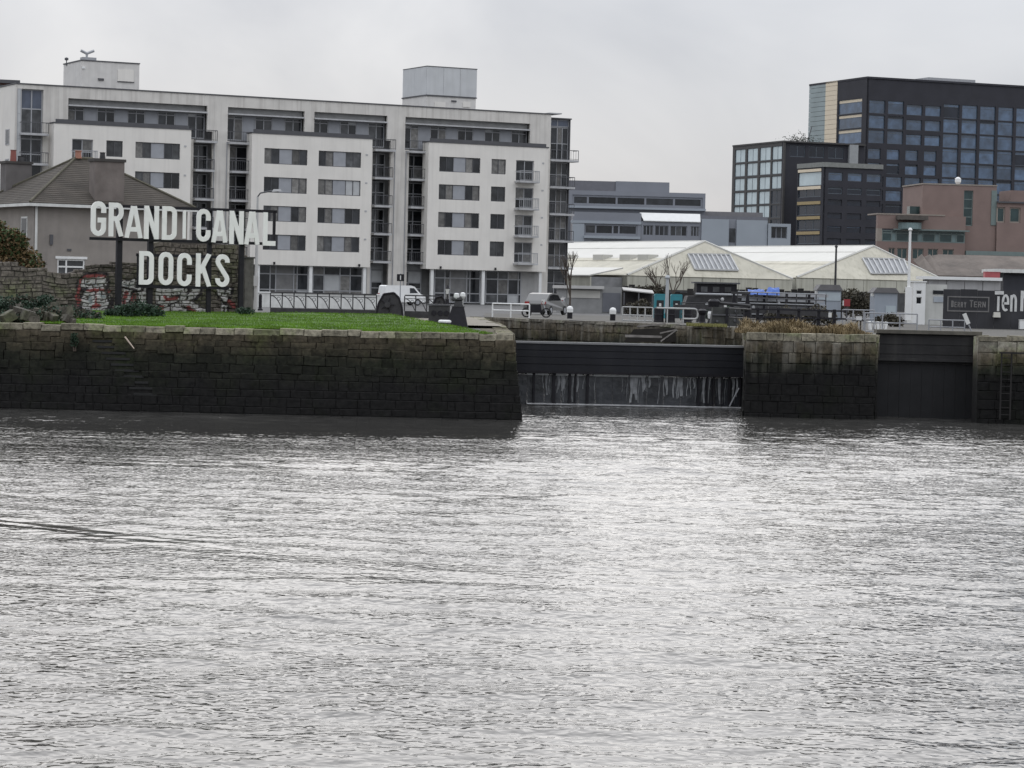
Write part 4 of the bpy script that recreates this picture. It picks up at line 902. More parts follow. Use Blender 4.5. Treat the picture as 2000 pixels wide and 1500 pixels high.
# its left face: black bay with cream-headed windows, cream strip, grey-green glass
ub, uc, ud = T1L.U(1634, 250), T1L.U(1612, 220), uL_
ops = []; q0, q1 = T1L.U(1637, 230), T1L.U(1683, 230)
for y0, y1 in ((194, 222), (224, 251), (253, 281), (290, 315)): ops.append((q0, q1, T1L.Z(1660, y1), T1L.Z(1660, y0)))
wall_boxes(MB(), ub, .0, -3, zt-.02, ops, -.02, .5).build('wall', BRKD, tw, lm)
for o in ops:
    window(tw, o[0], o[1], o[2], o[3], .2, (1,), (1, .32), FRM, lambda i, j: CREAM if j == 1 else GLB, .14, local=lm)
for k in range(14):
    za = T1L.Z(1623, 290)+(T1L.Z(1623, 159)-T1L.Z(1623, 290))*k/14; zb_ = za+(T1L.Z(1623, 159)-T1L.Z(1623, 290))/14
    MB().box(uc, ub, -.1, .6, za+.03, zb_-.03).build('cream_panel', CREAM, tw, lm)
    MB().box(ud, uc-.05, .0, .6, za+.04, zb_-.04).build('glass_panel', GREENG, tw, lm)
MB().box(ud+.1, ub, .61, 1.2, -3, T1L.Z(1610, 160)).build('backing', FRM, tw, lm)
# left block with the pale glass face
T3 = Frame(1530, 618, 22, 330); T3L = Frame(1530, 618, -68, 330); lm = sub(T3, T3L)
t3 = thing('office_block', 'lower dark office block with pale glazed grid left of the tower', 'building', T3)
zt = T3.Z(1531, 277.5); uLe = T3L.U(1430, 340)
ops = []
for (x0, x1) in ((1435, 1454.5), (1458.5, 1479), (1483, 1504), (1507, 1527)):
    for (y0, y1) in ((287, 313), (316, 341), (345, 369.5), (373, 398), (401, 425), (429, 452)):
        a, b_ = T3L.U(x0, 340), T3L.U(x1, 340); ops.append((a, b_, T3L.Z(1500, y1), T3L.Z(1500, y0)))
wall_boxes(MB(), uLe, 0, -3, zt, ops, 0, .5).build('wall', mat('frame_brown_black', (.05, .047, .045), .6, .15), t3, lm)
for k, o in enumerate(ops):
    dk = (k//6 == 3 and k % 6 > 2) or k % 6 > 4
    window(t3, o[0], o[1], o[2], o[3], .15, (1, 1), (1,), FRM, lambda i, j, dk=dk: GLB2 if dk else GLP, .11, local=lm)
MB().box(uLe+.2, -1.1, .55, 12, -3, zt-.1).build('core', BRKD, t3, lm)
ue = T3.U(1690, 300)
ops = [(T3.U(x, 290), T3.U(x+30, 290), T3.Z(1600, 308), T3.Z(1600, 286)) for x in (1545, 1582, 1620)]
wall_boxes(MB(), .0, ue, -3, zt-.01, ops, .51, 1.0).build('wall', BRKD, t3)
for o in ops: window(t3, o[0], o[1], o[2], o[3], .7, (1, 1), (1,), FRM, lambda i, j: GLB2, .14)
MB().box(1.2, ue, 1.01, 14, -3, zt-.02).build('core', BRKD, t3)
MB().box(-.15, ue, -.2, -uLe, zt+.01, zt+.4).build('roof', mat('frame_brown_black', (.05, .047, .045)), t3)
a = T3.U(1667, 290); MB().box(a-1.2, a+1.2, -.3, .5, T3.Z(1667, 322), T3.Z(1667, 283)).build('white_panel', mat('panel_pale_grey', (.30, .31, .31), .6, .1), t3)
# rooftop planting and mast on the left block
mb = MB(); rr = random.Random(4)
for q in range(240):
    x = T3.U(1575, 270)+rr.gauss(0, 2.2); y = 3+rr.uniform(-1, 1); z = zt+.4+abs(rr.gauss(0, .9)); d = Vector((rr.uniform(-1, 1), rr.uniform(-1, 1), rr.uniform(-.2, 1))).normalized()*.5; e = d.orthogonal().normalized()*.16
    p = Vector((x, y, z)); mb.add([p-e, p+e, p+d], [(0, 1, 2)])
mb.build('roof_planting', mat('far_foliage', (.03, .035, .025), .9, .3), t3)
x = T3.U(1588, 270); MB().tube((x, 3, zt), (x+1.2, 3, zt+4.2), .12).build('mast', DKGREY, t3)
# front block
T2 = Frame(1608, 596, 22, 370); T2L = Frame(1608, 596, -68, 370); lm = sub(T2, T2L)
t2 = thing('office_block', 'dark corner office block with yellow spandrels in front of the tower', 'building', T2)
zt = T2.Z(1612, 326); ue = T2.U(1722, 400); uLe = T2L.U(1556, 400)
ops = []
for x in (1617, 1655, 1692):
    for y0, y1 in ((337, 353), (366, 379), (390, 402), (416, 428), (442, 454), (466, 478)): ops.append((T2.U(x, 380), T2.U(x+28, 380), T2.Z(1640, y1), T2.Z(1640, y0)))
wall_boxes(MB(), 0, ue, -3, zt, ops, 0, .5).build('wall', BRKD, t2)
for k, o in enumerate(ops): window(t2, o[0], o[1], o[2], o[3], .2, (1,), (1, .3), FRM if k % 6 < 2 else BRKD, lambda i, j, k=k: GLB if (k % 6 == 0 or (j == 1 and rt.random() < .5)) else GLB2, .14)
MB().box(.6, ue, .52, 12, -3, zt-.05).build('core', BRKD, t2)
MB().box(-.2, ue, -.3, -uLe, zt+.01, zt+1.1).build('roof', mat('roof_membrane', (.21, .215, .20), .8, .15), t2)
ops = []; q0, q1 = T2L.U(1559, 350), T2L.U(1604, 350)
big = [((336, 363), GLP), ((365, 385), GLB2), ((401, 420), GLB2), ((430, 449), GLB2), ((460, 476), GLB2)]
for (y0, y1), m_ in big: ops.append((q0, q1, T2L.Z(1582, y1), T2L.Z(1582, y0)))
wall_boxes(MB(), uLe, 0, -3, zt-.01, ops, -.02, .5).build('wall', BRKD, t2, lm)
for o, (_, m_) in zip(ops, big): window(t2, o[0], o[1], o[2], o[3], .2, (1,) if m_ == GLP else (1, 1, 1), (1,), FRM, lambda i, j: m_, .14, local=lm)
for y0, y1, m_ in ((330.5, 336, CREAM), (364, 370, CREAM), (393.5, 399.5, YEL), (422.5, 428.5, YEL), (452, 458, YEL)):
    MB().box(q0, q1, -.14, -.025, T2L.Z(1582, y1), T2L.Z(1582, y0)).build('spandrel', m_, t2, lm)
# ================================================================== RED BRICK OFFICES
BRK = mat('brick_pink', (.215, .155, .135), .9, .10, .4); STONE = mat('stone_trim', (.27, .235, .20), .85, .1)
GLG = mat('glass_green', (.030, .055, .055), .15, .4, .5); GLGL = mat('glass_green_light', (.17, .235, .235), .25, .25, .6); GRT = mat('green_trim', (.15, .19, .18), .6, .1)
B = Frame(1800, 480, 7, 450)
rb = thing('brick_office', 'pinkish brick office building with green glazing in front of the black tower', 'building', B)
u0, u1 = 0, B.U(1945, 430); zt = B.Z(1870, 362)
ops = [(B.U(1882, 410), B.U(1900, 410), B.Z(1890, 441), B.Z(1890, 372))]
wall_boxes(MB(), u0, u1, -1, zt, ops, 0, .5).build('wall', BRK, rb)
o = ops[0]; window(rb, o[0], o[1], o[2], o[3], .25, (1,), (1, 1, 1, 1), GRT, lambda i, j: GLG, .15)
MB().box(.1, u1-.1, .52, 14, -1, zt-.05).build('core', BRK, rb); MB().box(u0-.1, u1+.1, -.1, 14, zt+.005, zt+.25).build('coping', STONE, rb)
a = B.U(1871, 355, 2); MB().lathe((a, 2, zt+.25), [(.3, 0), (.6, .5), (.6, 1.1), (.2, 1.4)], 8).build('roof_vent', WHITE, rb)
MB().box(B.U(1935, 430), u1+.05, -.15, -.003, B.Z(1940, 440), B.Z(1940, 372)).build('corner_trim', GRT, rb)
# right wing
u2 = B.U(2080, 430); zw = B.Z(1980, 397, -.6)
ops = [(B.U(x0, 420, -.6), B.U(x1, 420, -.6), B.Z(1970, 435, -.6), B.Z(1970, 405, -.6)) for x0, x1 in ((1947, 1963), (1972, 1993), (2002, 2020))]
wall_boxes(MB(), u1+.06, u2, -1, zw, ops, -.6, 0).build('wall', BRK, rb)
for o in ops: window(rb, o[0], o[1], o[2], o[3], -.35, (1,), (1,), STONE, lambda i, j: GLG, .25)
MB().box(u1, u2, -1.0, 12, zw+.005, zw+.3).build('coping', DKGREY, rb)
MB().box(u1+.1, u2, .02, 12, -1, zw-.05).build('core', BRK, rb)
MB().box(B.U(1974, 380, 3), u2, 3, 10, zw+.3, B.Z(1985, 372, 3)).build('roof_block', BRK, rb)
MB().box(B.U(1885, 500, -1), u2, -1.6, -.61, B.Z(1940, 499, -1), B.Z(1940, 491, -1)).build('ledge', GRT, rb)
# left wing: brick band, green glazed strip, ground floor
vw = -1.2; wl, wr = B.U(1714, 440, vw), B.U(1886, 440, vw); zA = B.Z(1800, 421, vw); zB = B.Z(1800, 448, vw); zC = B.Z(1800, 473, vw)
MB().box(wl, wr, vw, -.05, zB, zA).build('brick_band', BRK, rb)
MB().box(wl-.1, wr-4, vw-.1, 6, zA+.005, zA+.25).build('coping', STONE, rb)
MB().box(wl, wl+.9, vw, -.05, zC, zB-.005).build('pier', STONE, rb)
MB().box(wl+3, wr+.5, vw-1.0, vw-.02, zB-.25, zB).build('canopy', GRT, rb)
window(rb, wl+.95, wr, zC, zB-.26, vw+.3, (1.6, .8, 2, 1.6, .8, 2, .8, 2, .8, 1.4), (1, .35), GRT, lambda i, j: GLGL if i in (1, 4, 6, 8) and j == 0 else GLG, .2)
ops = [(B.U(x0, 495, vw), B.U(x1, 495, vw), B.Z(1820, 507, vw), B.Z(1820, 486, vw)) for x0, x1 in ((1735, 1748), (1752, 1772), (1782, 1804), (1812, 1832), (1841, 1863))]
wall_boxes(MB(), wl, wr, -1, zC-.01, ops, vw, -.1).build('wall', BRK, rb)
for o in ops: window(rb, o[0], o[1], o[2], o[3], vw+.2, (1, 1), (1,), STONE, lambda i, j: GLG, .15)
MB().lathe((B.U(1778, 437, vw-.5), vw-.2, zB), [(2.2, 0), (2.2, 1.1), (2.3, 1.2)], 12).build('glazed_bay', GLGL, rb)
MB().box(B.U(1752, 424, vw-.8), B.U(1808, 424, vw-.8), vw-2.6, vw-.01, B.Z(1780, 430, vw), B.Z(1780, 422, vw)).build('bay_roof', mat('brown_roof', (.085, .075, .065), .8, .2), rb)
MB().box(B.U(1777, 410, 2), B.U(1797, 410, 2), 2, 4, zA, B.Z(1787, 403, 2)).build('roof_glass', GLG, rb)
# ================================================================== GREY OFFICES (centre)
GO = Frame(1112, 420, 4, 400)
go = thing('grey_office', 'blue-grey office building with long window strips behind the white sheds', 'building', GO)
GP = mat('panel_metal_bluegrey', (.205, .215, .24), .5, .08, .3); GPL = mat('panel_metal_light', (.30, .33, .36), .45, .06, .3); GPD = mat('panel_metal_dark', (.14, .14, .155), .55, .1)
def U(px, py=420, v=0): return GO.U(px, py, v)
def Z(px, py, v=0): return GO.Z(px, py, v)
# upper block
za, zb_ = Z(1240, 403), Z(1240, 355)
z1 = Z(1340, 377); ops = [(U(1117), U(1372), Z(1240, 403), Z(1240, 383))]
wall_boxes(MB(), U(1105), U(1377), -1, z1, ops, 0, .5).build('wall', GP, go)
MB().box(U(1105), U(1307), .8, 12, z1, zb_).build('plant_screen', GPD, go); MB().box(U(1202), U(1307), .6, .79, z1, zb_+.05).build('plant_screen', GP, go)
MB().box(U(1105), U(1377), .52, 14, -1, z1-.02).build('core', GPD, go)
o = ops[0]; window(go, o[0], o[1], o[2], o[3], .2, (1.2, 2.2, 2.2, 2.2, 2.2), (1,), GP, lambda i, j: GL_D, .32)
for i in range(12):
    x = o[0]+(o[1]-o[0])*(i+.5)/12; MB().box(x-.04, x+.04, .28, .33, o[2], o[3]).build('glazing_bar', GPD, go)
MB().box(U(1105), U(1377), -.9, -.003, Z(1240, 409), Z(1240, 405)).build('ledge', GPL, go)
# lower front block
v = -6
zt = Z(1190, 415, v); ops = [(U(1141, 450, v), U(1245, 450, v), Z(1190, 458.5, v), Z(1190, 438, v)), (U(1158, 475, v), U(1240, 475, v), Z(1190, 485, v), Z(1190, 470, v))]
wall_boxes(MB(), U(1118, 450, v), U(1252, 450, v), -1, zt, ops, v, v+.5).build('wall', GP, go)
MB().box(U(1118, 450, v)-.3, U(1252, 450, v), v-.2, v-.003, Z(1190, 437, v), Z(1190, 432, v)).build('ledge', GPL, go)
MB().box(U(1118, 450, v), U(1141, 450, v), v-.15, v-.003, 0, Z(1190, 438, v)).build('pier', GPL, go)
o = ops[0]; window(go, o[0], o[1], o[2], o[3], v+.15, (1.5, 2.2, .8, 2.4), (1,), GP, lambda i, j: GL_D if i else GL_M, .25)
o = ops[1]; window(go, o[0], o[1], o[2], o[3], v+.15, (1, 1), (1,), GP, lambda i, j: GL_D, .25)
MB().box(U(1140, 465, v), U(1250, 465, v), v-.5, v-.003, Z(1190, 466, v), Z(1190, 461, v)).build('ledge', GPL, go)
MB().box(U(1118, 450, v)+.1, U(1500, 450, v), v+.52, -.92, -1, zt-.1).build('core', GPD, go)
# glazed roof slope
a, b_ = U(1250, 425, v), U(1368, 425, v); z0, z1_ = Z(1310, 433, v), Z(1310, 416.5, v)
MB().hexa([(a+.6, v-.3, z0), (b_, v-.3, z0), (b_, v+.4, z1_-.1), (a, v+.4, z1_-.1)], [(a+.6, v-.3, z0+.12), (b_, v-.3, z0+.12), (b_, v+.4, z1_), (a, v+.4, z1_)]).build('white_roof_sheet', mat('sheet_white_bright', (.80, .80, .77), .35, .04), go)
ops = [(U(x0, 450, v), U(x1, 450, v), Z(1310, 461, v), Z(1310, 441, v)) for x0, x1 in ((1256, 1276), (1279, 1306), (1309, 1342), (1349, 1366))]
wall_boxes(MB(), U(1252.5, 450, v), U(1369, 450, v), -1, z0-.01, ops, v, v+.5).build('wall', GP, go)
for o in ops: window(go, o[0], o[1], o[2], o[3], v+.15, (1, 1, 1), (1,), GP, lambda i, j: GL_D if rt.random() < .6 else GL_M, .12)
# right panel boxes
for x0, x1, y0, m_ in ((1369.5, 1423, 428, GPL), (1438, 1498, 430, GPL)):
    MB().box(U(x0, 450, v), U(x1, 450, v), v-.3, v+.4, -1, Z((x0+x1)/2, y0, v)).build('panel', m_, go)
MB().box(U(1423.2, 450, v), U(1437.8, 450, v), v+.1, v+.4, -1, Z(1430, 428, v)).build('recess', GP, go)
sl_ = MB().box(U(1425, 450, v), U(1436, 450, v), v+.0, v+.095, Z(1430, 473, v), Z(1430, 446, v)).build('window', GL_D, go)
MB().box(U(1377, 420, 0), U(1490, 420, 0), 0, 6, Z(1430, 432), Z(1430, 414)).build('plant_screen', mat('screen_brown_grey', (.17, .165, .17), .7, .1), go)
a, b_ = U(1499, 455, v), U(1543, 455, v); ops = [(U(1505, 455, v), U(1536, 455, v), Z(1520, 466, v), Z(1520, 443, v))]
wall_boxes(MB(), a, b_, -1, Z(1520, 437, v), ops, v-.6, v+.2).build('wall', GPL, go); o = ops[0]
window(go, o[0], o[1], o[2], o[3], v-.2, (1, 1, 1), (1,), GP, lambda i, j: GL_D, .12)
# ================================================================== WHITE SHEDS
SH = mat('shed_roof_white', (.49, .48, .44), .6, .06, .4, streak=.2, streak_col=(.5, .5, .38)); SHY = mat('shed_roof_algae', (.46, .435, .355), .8, .14, .5, streak=.5, streak_col=(.22, .21, .15)); SHW = mat('shed_wall_cream', (.44, .43, .36), .85, .15, .6, streak=.6, streak_col=(.2, .19, .14))
def shed(fr, apex_px, apex_py, uR_, label, Ld, ye, va=4.2):
    root = thing('shed', label, 'shed', fr); ua = fr.U(apex_px, apex_py, va); za = fr.Z(apex_px, apex_py, va); ze = ye
    def slab_(pts, m, nm, t=.12):
        p = [Vector(x) for x in pts]; n_ = (p[1]-p[0]).cross(p[-1]-p[0]).normalized()
        if n_.z < 0: n_ = -n_
        k = len(p); MBb = MB(); MBb.add([x for x in p]+[x+n_*t for x in p], [tuple(range(k)), tuple(range(k, 2*k))]+[(i, (i+1) % k, (i+1) % k+k, i+k) for i in range(k)])
        return MBb.build(nm, m, root)
    # hip end and two long slopes; long slopes in sheets
    slab_([(0, 0, ze), (uR_, 0, ze), (ua, va, za)], SHY, 'hip_roof')
    def lerp(a, b_, t): return Vector(a).lerp(Vector(b_), t)
    A0, A1, Bq0, Bq1 = (0, 0, ze), (0, Ld, ze), (ua, va, za), (ua, Ld, za)
    for k, (t0, t1, m_) in enumerate(((0, .42, SHY), (.42, .50, SHY), (.50, .80, SH), (.80, 1, SH))):
        slab_([lerp(A0, Bq0, t0), lerp(A1, Bq1, t0), lerp(A1, Bq1, t1), lerp(A0, Bq0, t1)], m_, 'roof_sheet', .10+.05*(k % 2)+(.06 if k >= 2 else 0))
    A0, A1 = (uR_, 0, ze), (uR_, Ld, ze)
    slab_([A0, A1, Bq1, Bq0], SHY, 'roof_sheet')
    for a, b_ in (((0, 0, ze), (ua, va, za)), ((uR_, 0, ze), (ua, va, za)), ((ua, va, za), (ua, Ld, za))):
        MB().tube(Vector(a)+Vector((0, 0, .14)), Vector(b_)+Vector((0, 0, .16)), .17, n=5).build('ridge_capping', SH, root)
    nb_ = 9
    for i in range(nb_): MB().box(uR_*i/nb_+.03, uR_*(i+1)/nb_-.03, .0, .25, ze-1.5, ze-.02).build('wall_sheet', SHW, root)
    MB().box(0, uR_, .05, .3, -.3, ze-1.52).build('wall', mat('shed_wall_dark', (.06, .06, .06), .8, .3), root)
    MB().box(0, .25, .3, Ld, -.3, ze-.05).build('wall', SHW, root)
    # ribbed roof-light in the hip slope
    n_ = Vector((0, -(za-ze), va)).normalized()
    def hp(s, t): return Vector((0, 0, ze)).lerp(Vector((uR_, 0, ze)), s).lerp(Vector((ua, va, za)), t)+n_*.15
    q = [hp(.44, .18), hp(.74, .18), hp(.83, .62), hp(.17, .62)]
    def para(px, py):      # pixel onto hip plane
        d = ray(px, py); o0 = fr.w(0, 0, ze); e1 = fr.u; e2 = (fr.w(ua, va, za)-o0); nn = e1.cross(e2); t = (o0-CAM).dot(nn)/d.dot(nn); p = CAM+d*t; r_ = p-fr.o
        return Vector((r_.dot(fr.u), r_.dot(fr.v), r_.z))
    return root, para, n_, (ua, va, za, ze)
def skylight(root, para, n_, bl, br, tl, tr, ribs):
    P = [para(*bl)+n_*.16, para(*br)+n_*.16, para(*tr)+n_*.16, para(*tl)+n_*.16]
    sk = MB().add(P+[x+n_*.06 for x in P], [(0, 1, 2, 3), (4, 5, 6, 7), (0, 1, 5, 4), (1, 2, 6, 5), (2, 3, 7, 6), (3, 0, 4, 7)]).build('roof_light', mat('rooflight_grey', (.27, .275, .28), .4, .15), root)
    for i in range(ribs+1):
        t = i/ribs; MB().tube(P[0].lerp(P[1], t)+n_*.1, P[3].lerp(P[2], t)+n_*.1, .13, n=4).build('rib', mat('rib_pale', (.48, .48, .47), .6, .1), sk)
    for a, b_ in ((P[3], P[2]), (P[0], P[1])): MB().tube(a+n_*.12, b_+n_*.12, .12, n=4).build('rib', mat('rib_pale', (.48, .48, .47)), sk)
S1 = Frame(1225, 300, 27, 545); uR1 = S1.U(1548, 548); ye1 = S1.Z(1300, 541)
r1, para1, nn1, inf1 = shed(S1, 1375, 474, uR1, 'white-roofed hipped shed with ribbed roof light, nearer the apartments', 60, ye1)
skylight(r1, para1, nn1, (1356, 529), (1440, 531), (1342, 499), (1423, 500), 9)
for px in (1122, 1190, 1243, 1279):       # box vents on the long slope
    d = None
    for k in range(400):
        vv = k*.12; u_ = S1.U(px, 503, vv)
        zz_ = S1.Z(px, 503, vv); uu = inf1[0]*.5
        if u_ >= uu: break
    MB().box(u_-.9, u_+.5, vv, vv+2.6, zz_-.6, zz_+.35).build('roof_vent', SH, r1)
# lean-to with white roof on the left side, grey roller wall beneath
za_, zb2 = S1.Z(1200, 533), S1.Z(1200, 521)
MB().hexa([(-4.6, 1, za_-.45), (0, 1, zb2-.2), (0, 46, zb2-.2), (-4.6, 46, za_-.45)], [(-4.6, 1, za_-.3), (0, 1, zb2-.05), (0, 46, zb2-.05), (-4.6, 46, za_-.3)]).build('lean_to_roof', SH, r1)
for i in range(5): MB().box(-4.4, -4.2, 1+i*9+.05, 10+i*9-.05, za_-1.9, za_-.5).build('wall_sheet', SHW, r1)
MB().box(-4.3, -4.0, 1.1, 46, -.3, za_-1.91).build('wall', mat('grey_block', (.21, .21, .21), .85, .2), r1)
MB().box(-4.2, -.05, 1.1, 1.35, -.3, za_-.5).build('wall', mat('grey_block', (.21, .21, .21)), r1)
S2 = Frame(1556, 312, 27, 545); uR2 = S2.U(1846, 543); ye2 = S2.Z(1650, 546)
r2_, para2, nn2, inf2 = shed(S2, 1705, 483, uR2, 'second white-roofed hipped shed, the one behind the white flagpole', 46, ye2)
skylight(r2_, para2, nn2, (1700, 537), (1775, 537), (1683, 507), (1763, 509), 8)
# small flat shed in front of the apartments' right corner
fq = Frame(1106, 205, 8, 570); qs = thing('store_building', 'low grey store with pale fascia behind the bollards, below the white shed', 'building', fq)
ue = fq.U(1214, 575)
MB().box(0, ue, 0, 5, -.2, fq.Z(1160, 560)).build('wall', mat('grey_block2', (.24, .24, .235), .85, .15), qs)
MB().box(-.3, fq.U(1178, 560), -.5, 5.2, fq.Z(1140, 564), fq.Z(1140, 558)).build('fascia', mat('fascia_pale', (.45, .44, .42), .7, .1), qs)
MB().box(.1, fq.U(1172, 575), -.06, -.003, fq.Z(1140, 582), fq.Z(1140, 567)).build('shutter', mat('shutter_cream', (.45, .44, .40), .7, .1), qs)
MB().box(fq.U(1177, 580), ue-.1, -.06, -.003, 0, fq.Z(1195, 572)).build('door', mat('door_slate', (.12, .125, .14), .6, .1), qs)
# brown corrugated roof at right
fr_ = Frame(1815, 345, 5, 520); br = thing('brown_roof_shed', 'long shed with rusty brown corrugated roof below the brick offices', 'shed', fr_)
ue = fr_.U(2080, 520); z0, z1 = fr_.Z(1900, 541), fr_.Z(1900, 500, 9)
RB = mat('rusty_roof', (.115, .095, .080), .9, .4, .35, bump=.05, bscale=2, streak=.5, streak_col=(.17, .15, .13))
nq = 16
for i in range(nq):
    a, b_ = ue*i/nq, ue*(i+1)/nq; s_ = max(0, 3.2-a)*.3
    MB().hexa([(a, -.2, z0), (b_, -.2, z0), (b_, 9, z1), (a, 9, z1-s_)], [(a, -.2, z0+.12), (b_, -.2, z0+.12), (b_, 9, z1+.12), (a, 9, z1+.12-s_)]).build('roof_sheet', RB, br)
MB().box(.3, ue, .2, 8.8, -.3, z0-.05).build('wall', mat('shed_wall_brown', (.13, .115, .10), .9, .2), br)
# ================================================================== STREET AND QUAYSIDE OBJECTS
def P(px, py, Y): return at(px, py, Y)
def base_at(px, Y, z=GZ, rz=0, py=610):
    p = at(px, py, Y); return Matrix.Translation((p.x, Y, z)) @ Matrix.Rotation(R(rz), 4, 'Z')
M_PX = lambda Y: Y/F                         # metres per photo pixel at depth Y
# ---- black scrolled railing behind the lawn
def scroll_rail(px0, px1, Y0, label, npan, h=.95, group=None, Y1=None):
    a = at(px0, 600, Y0); b_ = at(px1, 600, Y1 or Y0); d = b_-a; ang = math.degrees(math.atan2(d.y, d.x)); L = math.hypot(d.x, d.y)
    z0 = GZ+.32
    root = thing('railing', label, 'railing', Matrix.Translation((a.x, a.y, z0)) @ Matrix.Rotation(R(ang), 4, 'Z'), group)
    MB().box(0, L, -.05, .05, h-.07, h).build('top_rail', BLACKM, root); MB().box(0, L, -.025, .025, h-.23, h-.19).build('rail', BLACKM, root)
    MB().box(0, L, -.09, .09, -.30, .07).build('bottom_beam', BLACKM, root)
    for i in range(npan+1):
        x = L*i/npan; MB().box(x-.03, x+.03, -.035, .035, .07, h-.07).build('post', BLACKM, root)
    for i in range(npan):
        x0, x1 = L*i/npan, L*(i+1)/npan; w_ = x1-x0
        pts = [(x0+.05+w_*t*.85, 0, h-.22-(h-.32)*(t**2.0)) for t in [k/8 for k in range(9)]]
        MB().path(pts, .026, 5).build('scroll_brace', BLACKM, root)
        c = (x0+w_*.70, h-.38); MB().path([(c[0]+.09*math.cos(k*.7), 0, c[1]+.09*math.sin(k*.7)) for k in range(10)], .016, 4).build('scroll_ring', BLACKM, root)
    return root
scroll_rail(528, 735, 140, 'black iron railing with curved braces along the back of the lawn, left of the hump', 9, Y1=140)
scroll_rail(790, 855, 139, 'short black iron railing right of the black winding hump', 3)
# ---- black humped winding gear
def winder(px0, px1, pyt, Y, label):
    w_ = (px1-px0)*M_PX(Y); root = thing('winding_gear', label, 'winch', base_at((px0+px1)/2, Y, GZ+.1))
    z1 = P((px0+px1)/2, pyt, Y).z-GZ-.1
    prof = [(-w_/2, 0), (-w_*.40, z1*.55), (-w_*.22, z1*.93), (w_*.16, z1), (w_*.34, z1*.8), (w_*.46, z1*.4), (w_/2, 0)]
    MB().prism_y(prof, -.06, 0).build('side_plate', BLACKM, root); MB().prism_y([(x*.8, z*.86) for x, z in prof], .5, .56).build('side_plate', BLACKM, root)
    MB().path([(x*1.04, -.1, z*1.02+.02) for x, z in prof], .05, 6).build('rim', BLACK, root)
    MB().tube((-.1, -.3, z1*.5), (-.1, .7, z1*.5), .16, n=10).build('drum', BLACKM, root)
    for k in range(5):
        an = k*1.2566; MB().tube((-.1, -.12, z1*.5), (-.1+.38*math.cos(an), -.12, z1*.5+.38*math.sin(an)), .025).build('spoke', BLACK, root)
    MB().box(-w_/2, w_/2, -.2, .7, -.25, .0).build('base_plate', BLACKM, root)
winder(735, 786, 573, 138, 'black humped winding gear at the back of the lawn below the white van')
winder(843, 872, 580, 134, 'smaller black winding gear beside the tapered black box')
# ---- tapered black box (capstan housing) and its clutter
fb_ = base_at(893, 117, ZL)
cb = thing('lock_machine', 'black tapered steel lock machine standing at the end of the lawn', 'lock machine', fb_)
k = M_PX(117)
MB().hexa([(-.58, -.45, -.1), (.52, -.45, -.1), (.52, .5, -.1), (-.58, .5, -.1)], [(-.22, -.28, .92), (.30, -.28, .92), (.30, .3, .92), (-.22, .3, .92)]).build('housing', BLACK, cb)
MB().hexa([(-.16, -.24, .921), (.26, -.24, .921), (.26, .25, .921), (-.16, .25, .921)], [(-.12, -.2, 1.18), (.22, -.2, 1.18), (.22, .2, 1.18), (-.12, .2, 1.18)]).build('neck', BLACKM, cb)
MB().box(-.24, .33, -.3, .32, .90, .945).build('flange', BLACKM, cb)
MB().lathe((-.02, 0, 1.18), [(.2, 0), (.28, .06), (.26, .16), (.12, .22)], 12).build('cap', BLACKM, cb)
MB().lathe((-.04, -.15, 1.24), [(.1, 0), (.14, .12), (.12, .26), (.05, .3)], 8).build('lamp', mat('lamp_white_glass', (.6, .6, .58), .3, .1), cb)
MB().tube((.24, 0, 1.0), (.24, 0, 1.32), .03).lathe((.24, -.02, 1.3), [(.08, 0), (.13, .1), (.11, .24), (.03, .28)], 8).build('lamp', mat('lamp_white_glass2', (.66, .66, .64), .3, .05), cb)
MB().box(-.35, -.12, -.02, .14, 1.38, 1.52).build('control_box', BLACK, cb); MB().tube((-.2, .06, 1.15), (-.2, .06, 1.4), .03).build('bracket', BLACK, cb)
# post with white lamp left of it, black frame between
pl_ = thing('lamp_post', 'short black post with small white lamp left of the lock machine', 'lamp post', base_at(873, 126, GZ+.1))
MB().tube((0, 0, -.2), (0, 0, 1.05), .12, .09, 8).build('shaft', BLACK, pl_); MB().hexa([(-.05, -.06, 1.3), (.05, -.06, 1.3), (.05, .06, 1.3), (-.05, .06, 1.3)], [(-.1, -.1, 1.55), (.1, -.1, 1.55), (.1, .1, 1.55), (-.1, .1, 1.55)]).build('lantern', mat('lamp_white_glass', (.6, .6, .58)), pl_)
MB().tube((0, 0, 1.05), (0, 0, 1.3), .03).build('stem', BLACK, pl_); MB().lathe((0, 0, 1.55), [(.13, 0), (.08, .09), (.02, .2)], 8).build('cap', BLACK, pl_)
gy = thing('gear_frame', 'low black gear frame between the winding gear and the lock machine', 'gear frame', base_at(868, 121, GZ))
MB().box(-.75, .25, 0, .5, -.1, .85).build('case', BLACKM, gy)
for x in (-.5, -.2, .1): MB().tube((x, -.04, .5), (x, .0, .5), .13, n=10).build('cog', BLACK, gy)
MB().box(-.8, .3, -.05, .55, .86, .93).build('lid', DKGREY, gy)
# white-topped flat bollard on the grass
wb_ = thing('mooring_bollard', 'flat white-topped black mooring bollard on the grass beside the lock machine', 'bollard', base_at(869, 115.5, ZL+.05))
MB().lathe((0, 0, 0), [(.30, 0), (.27, .05), (.25, .14)], 14).build('base', BLACK, wb_); MB().lathe((0, 0, .14), [(.28, 0), (.30, .04), (.29, .10), (.22, .13)], 14).build('top', WHITE, wb_)
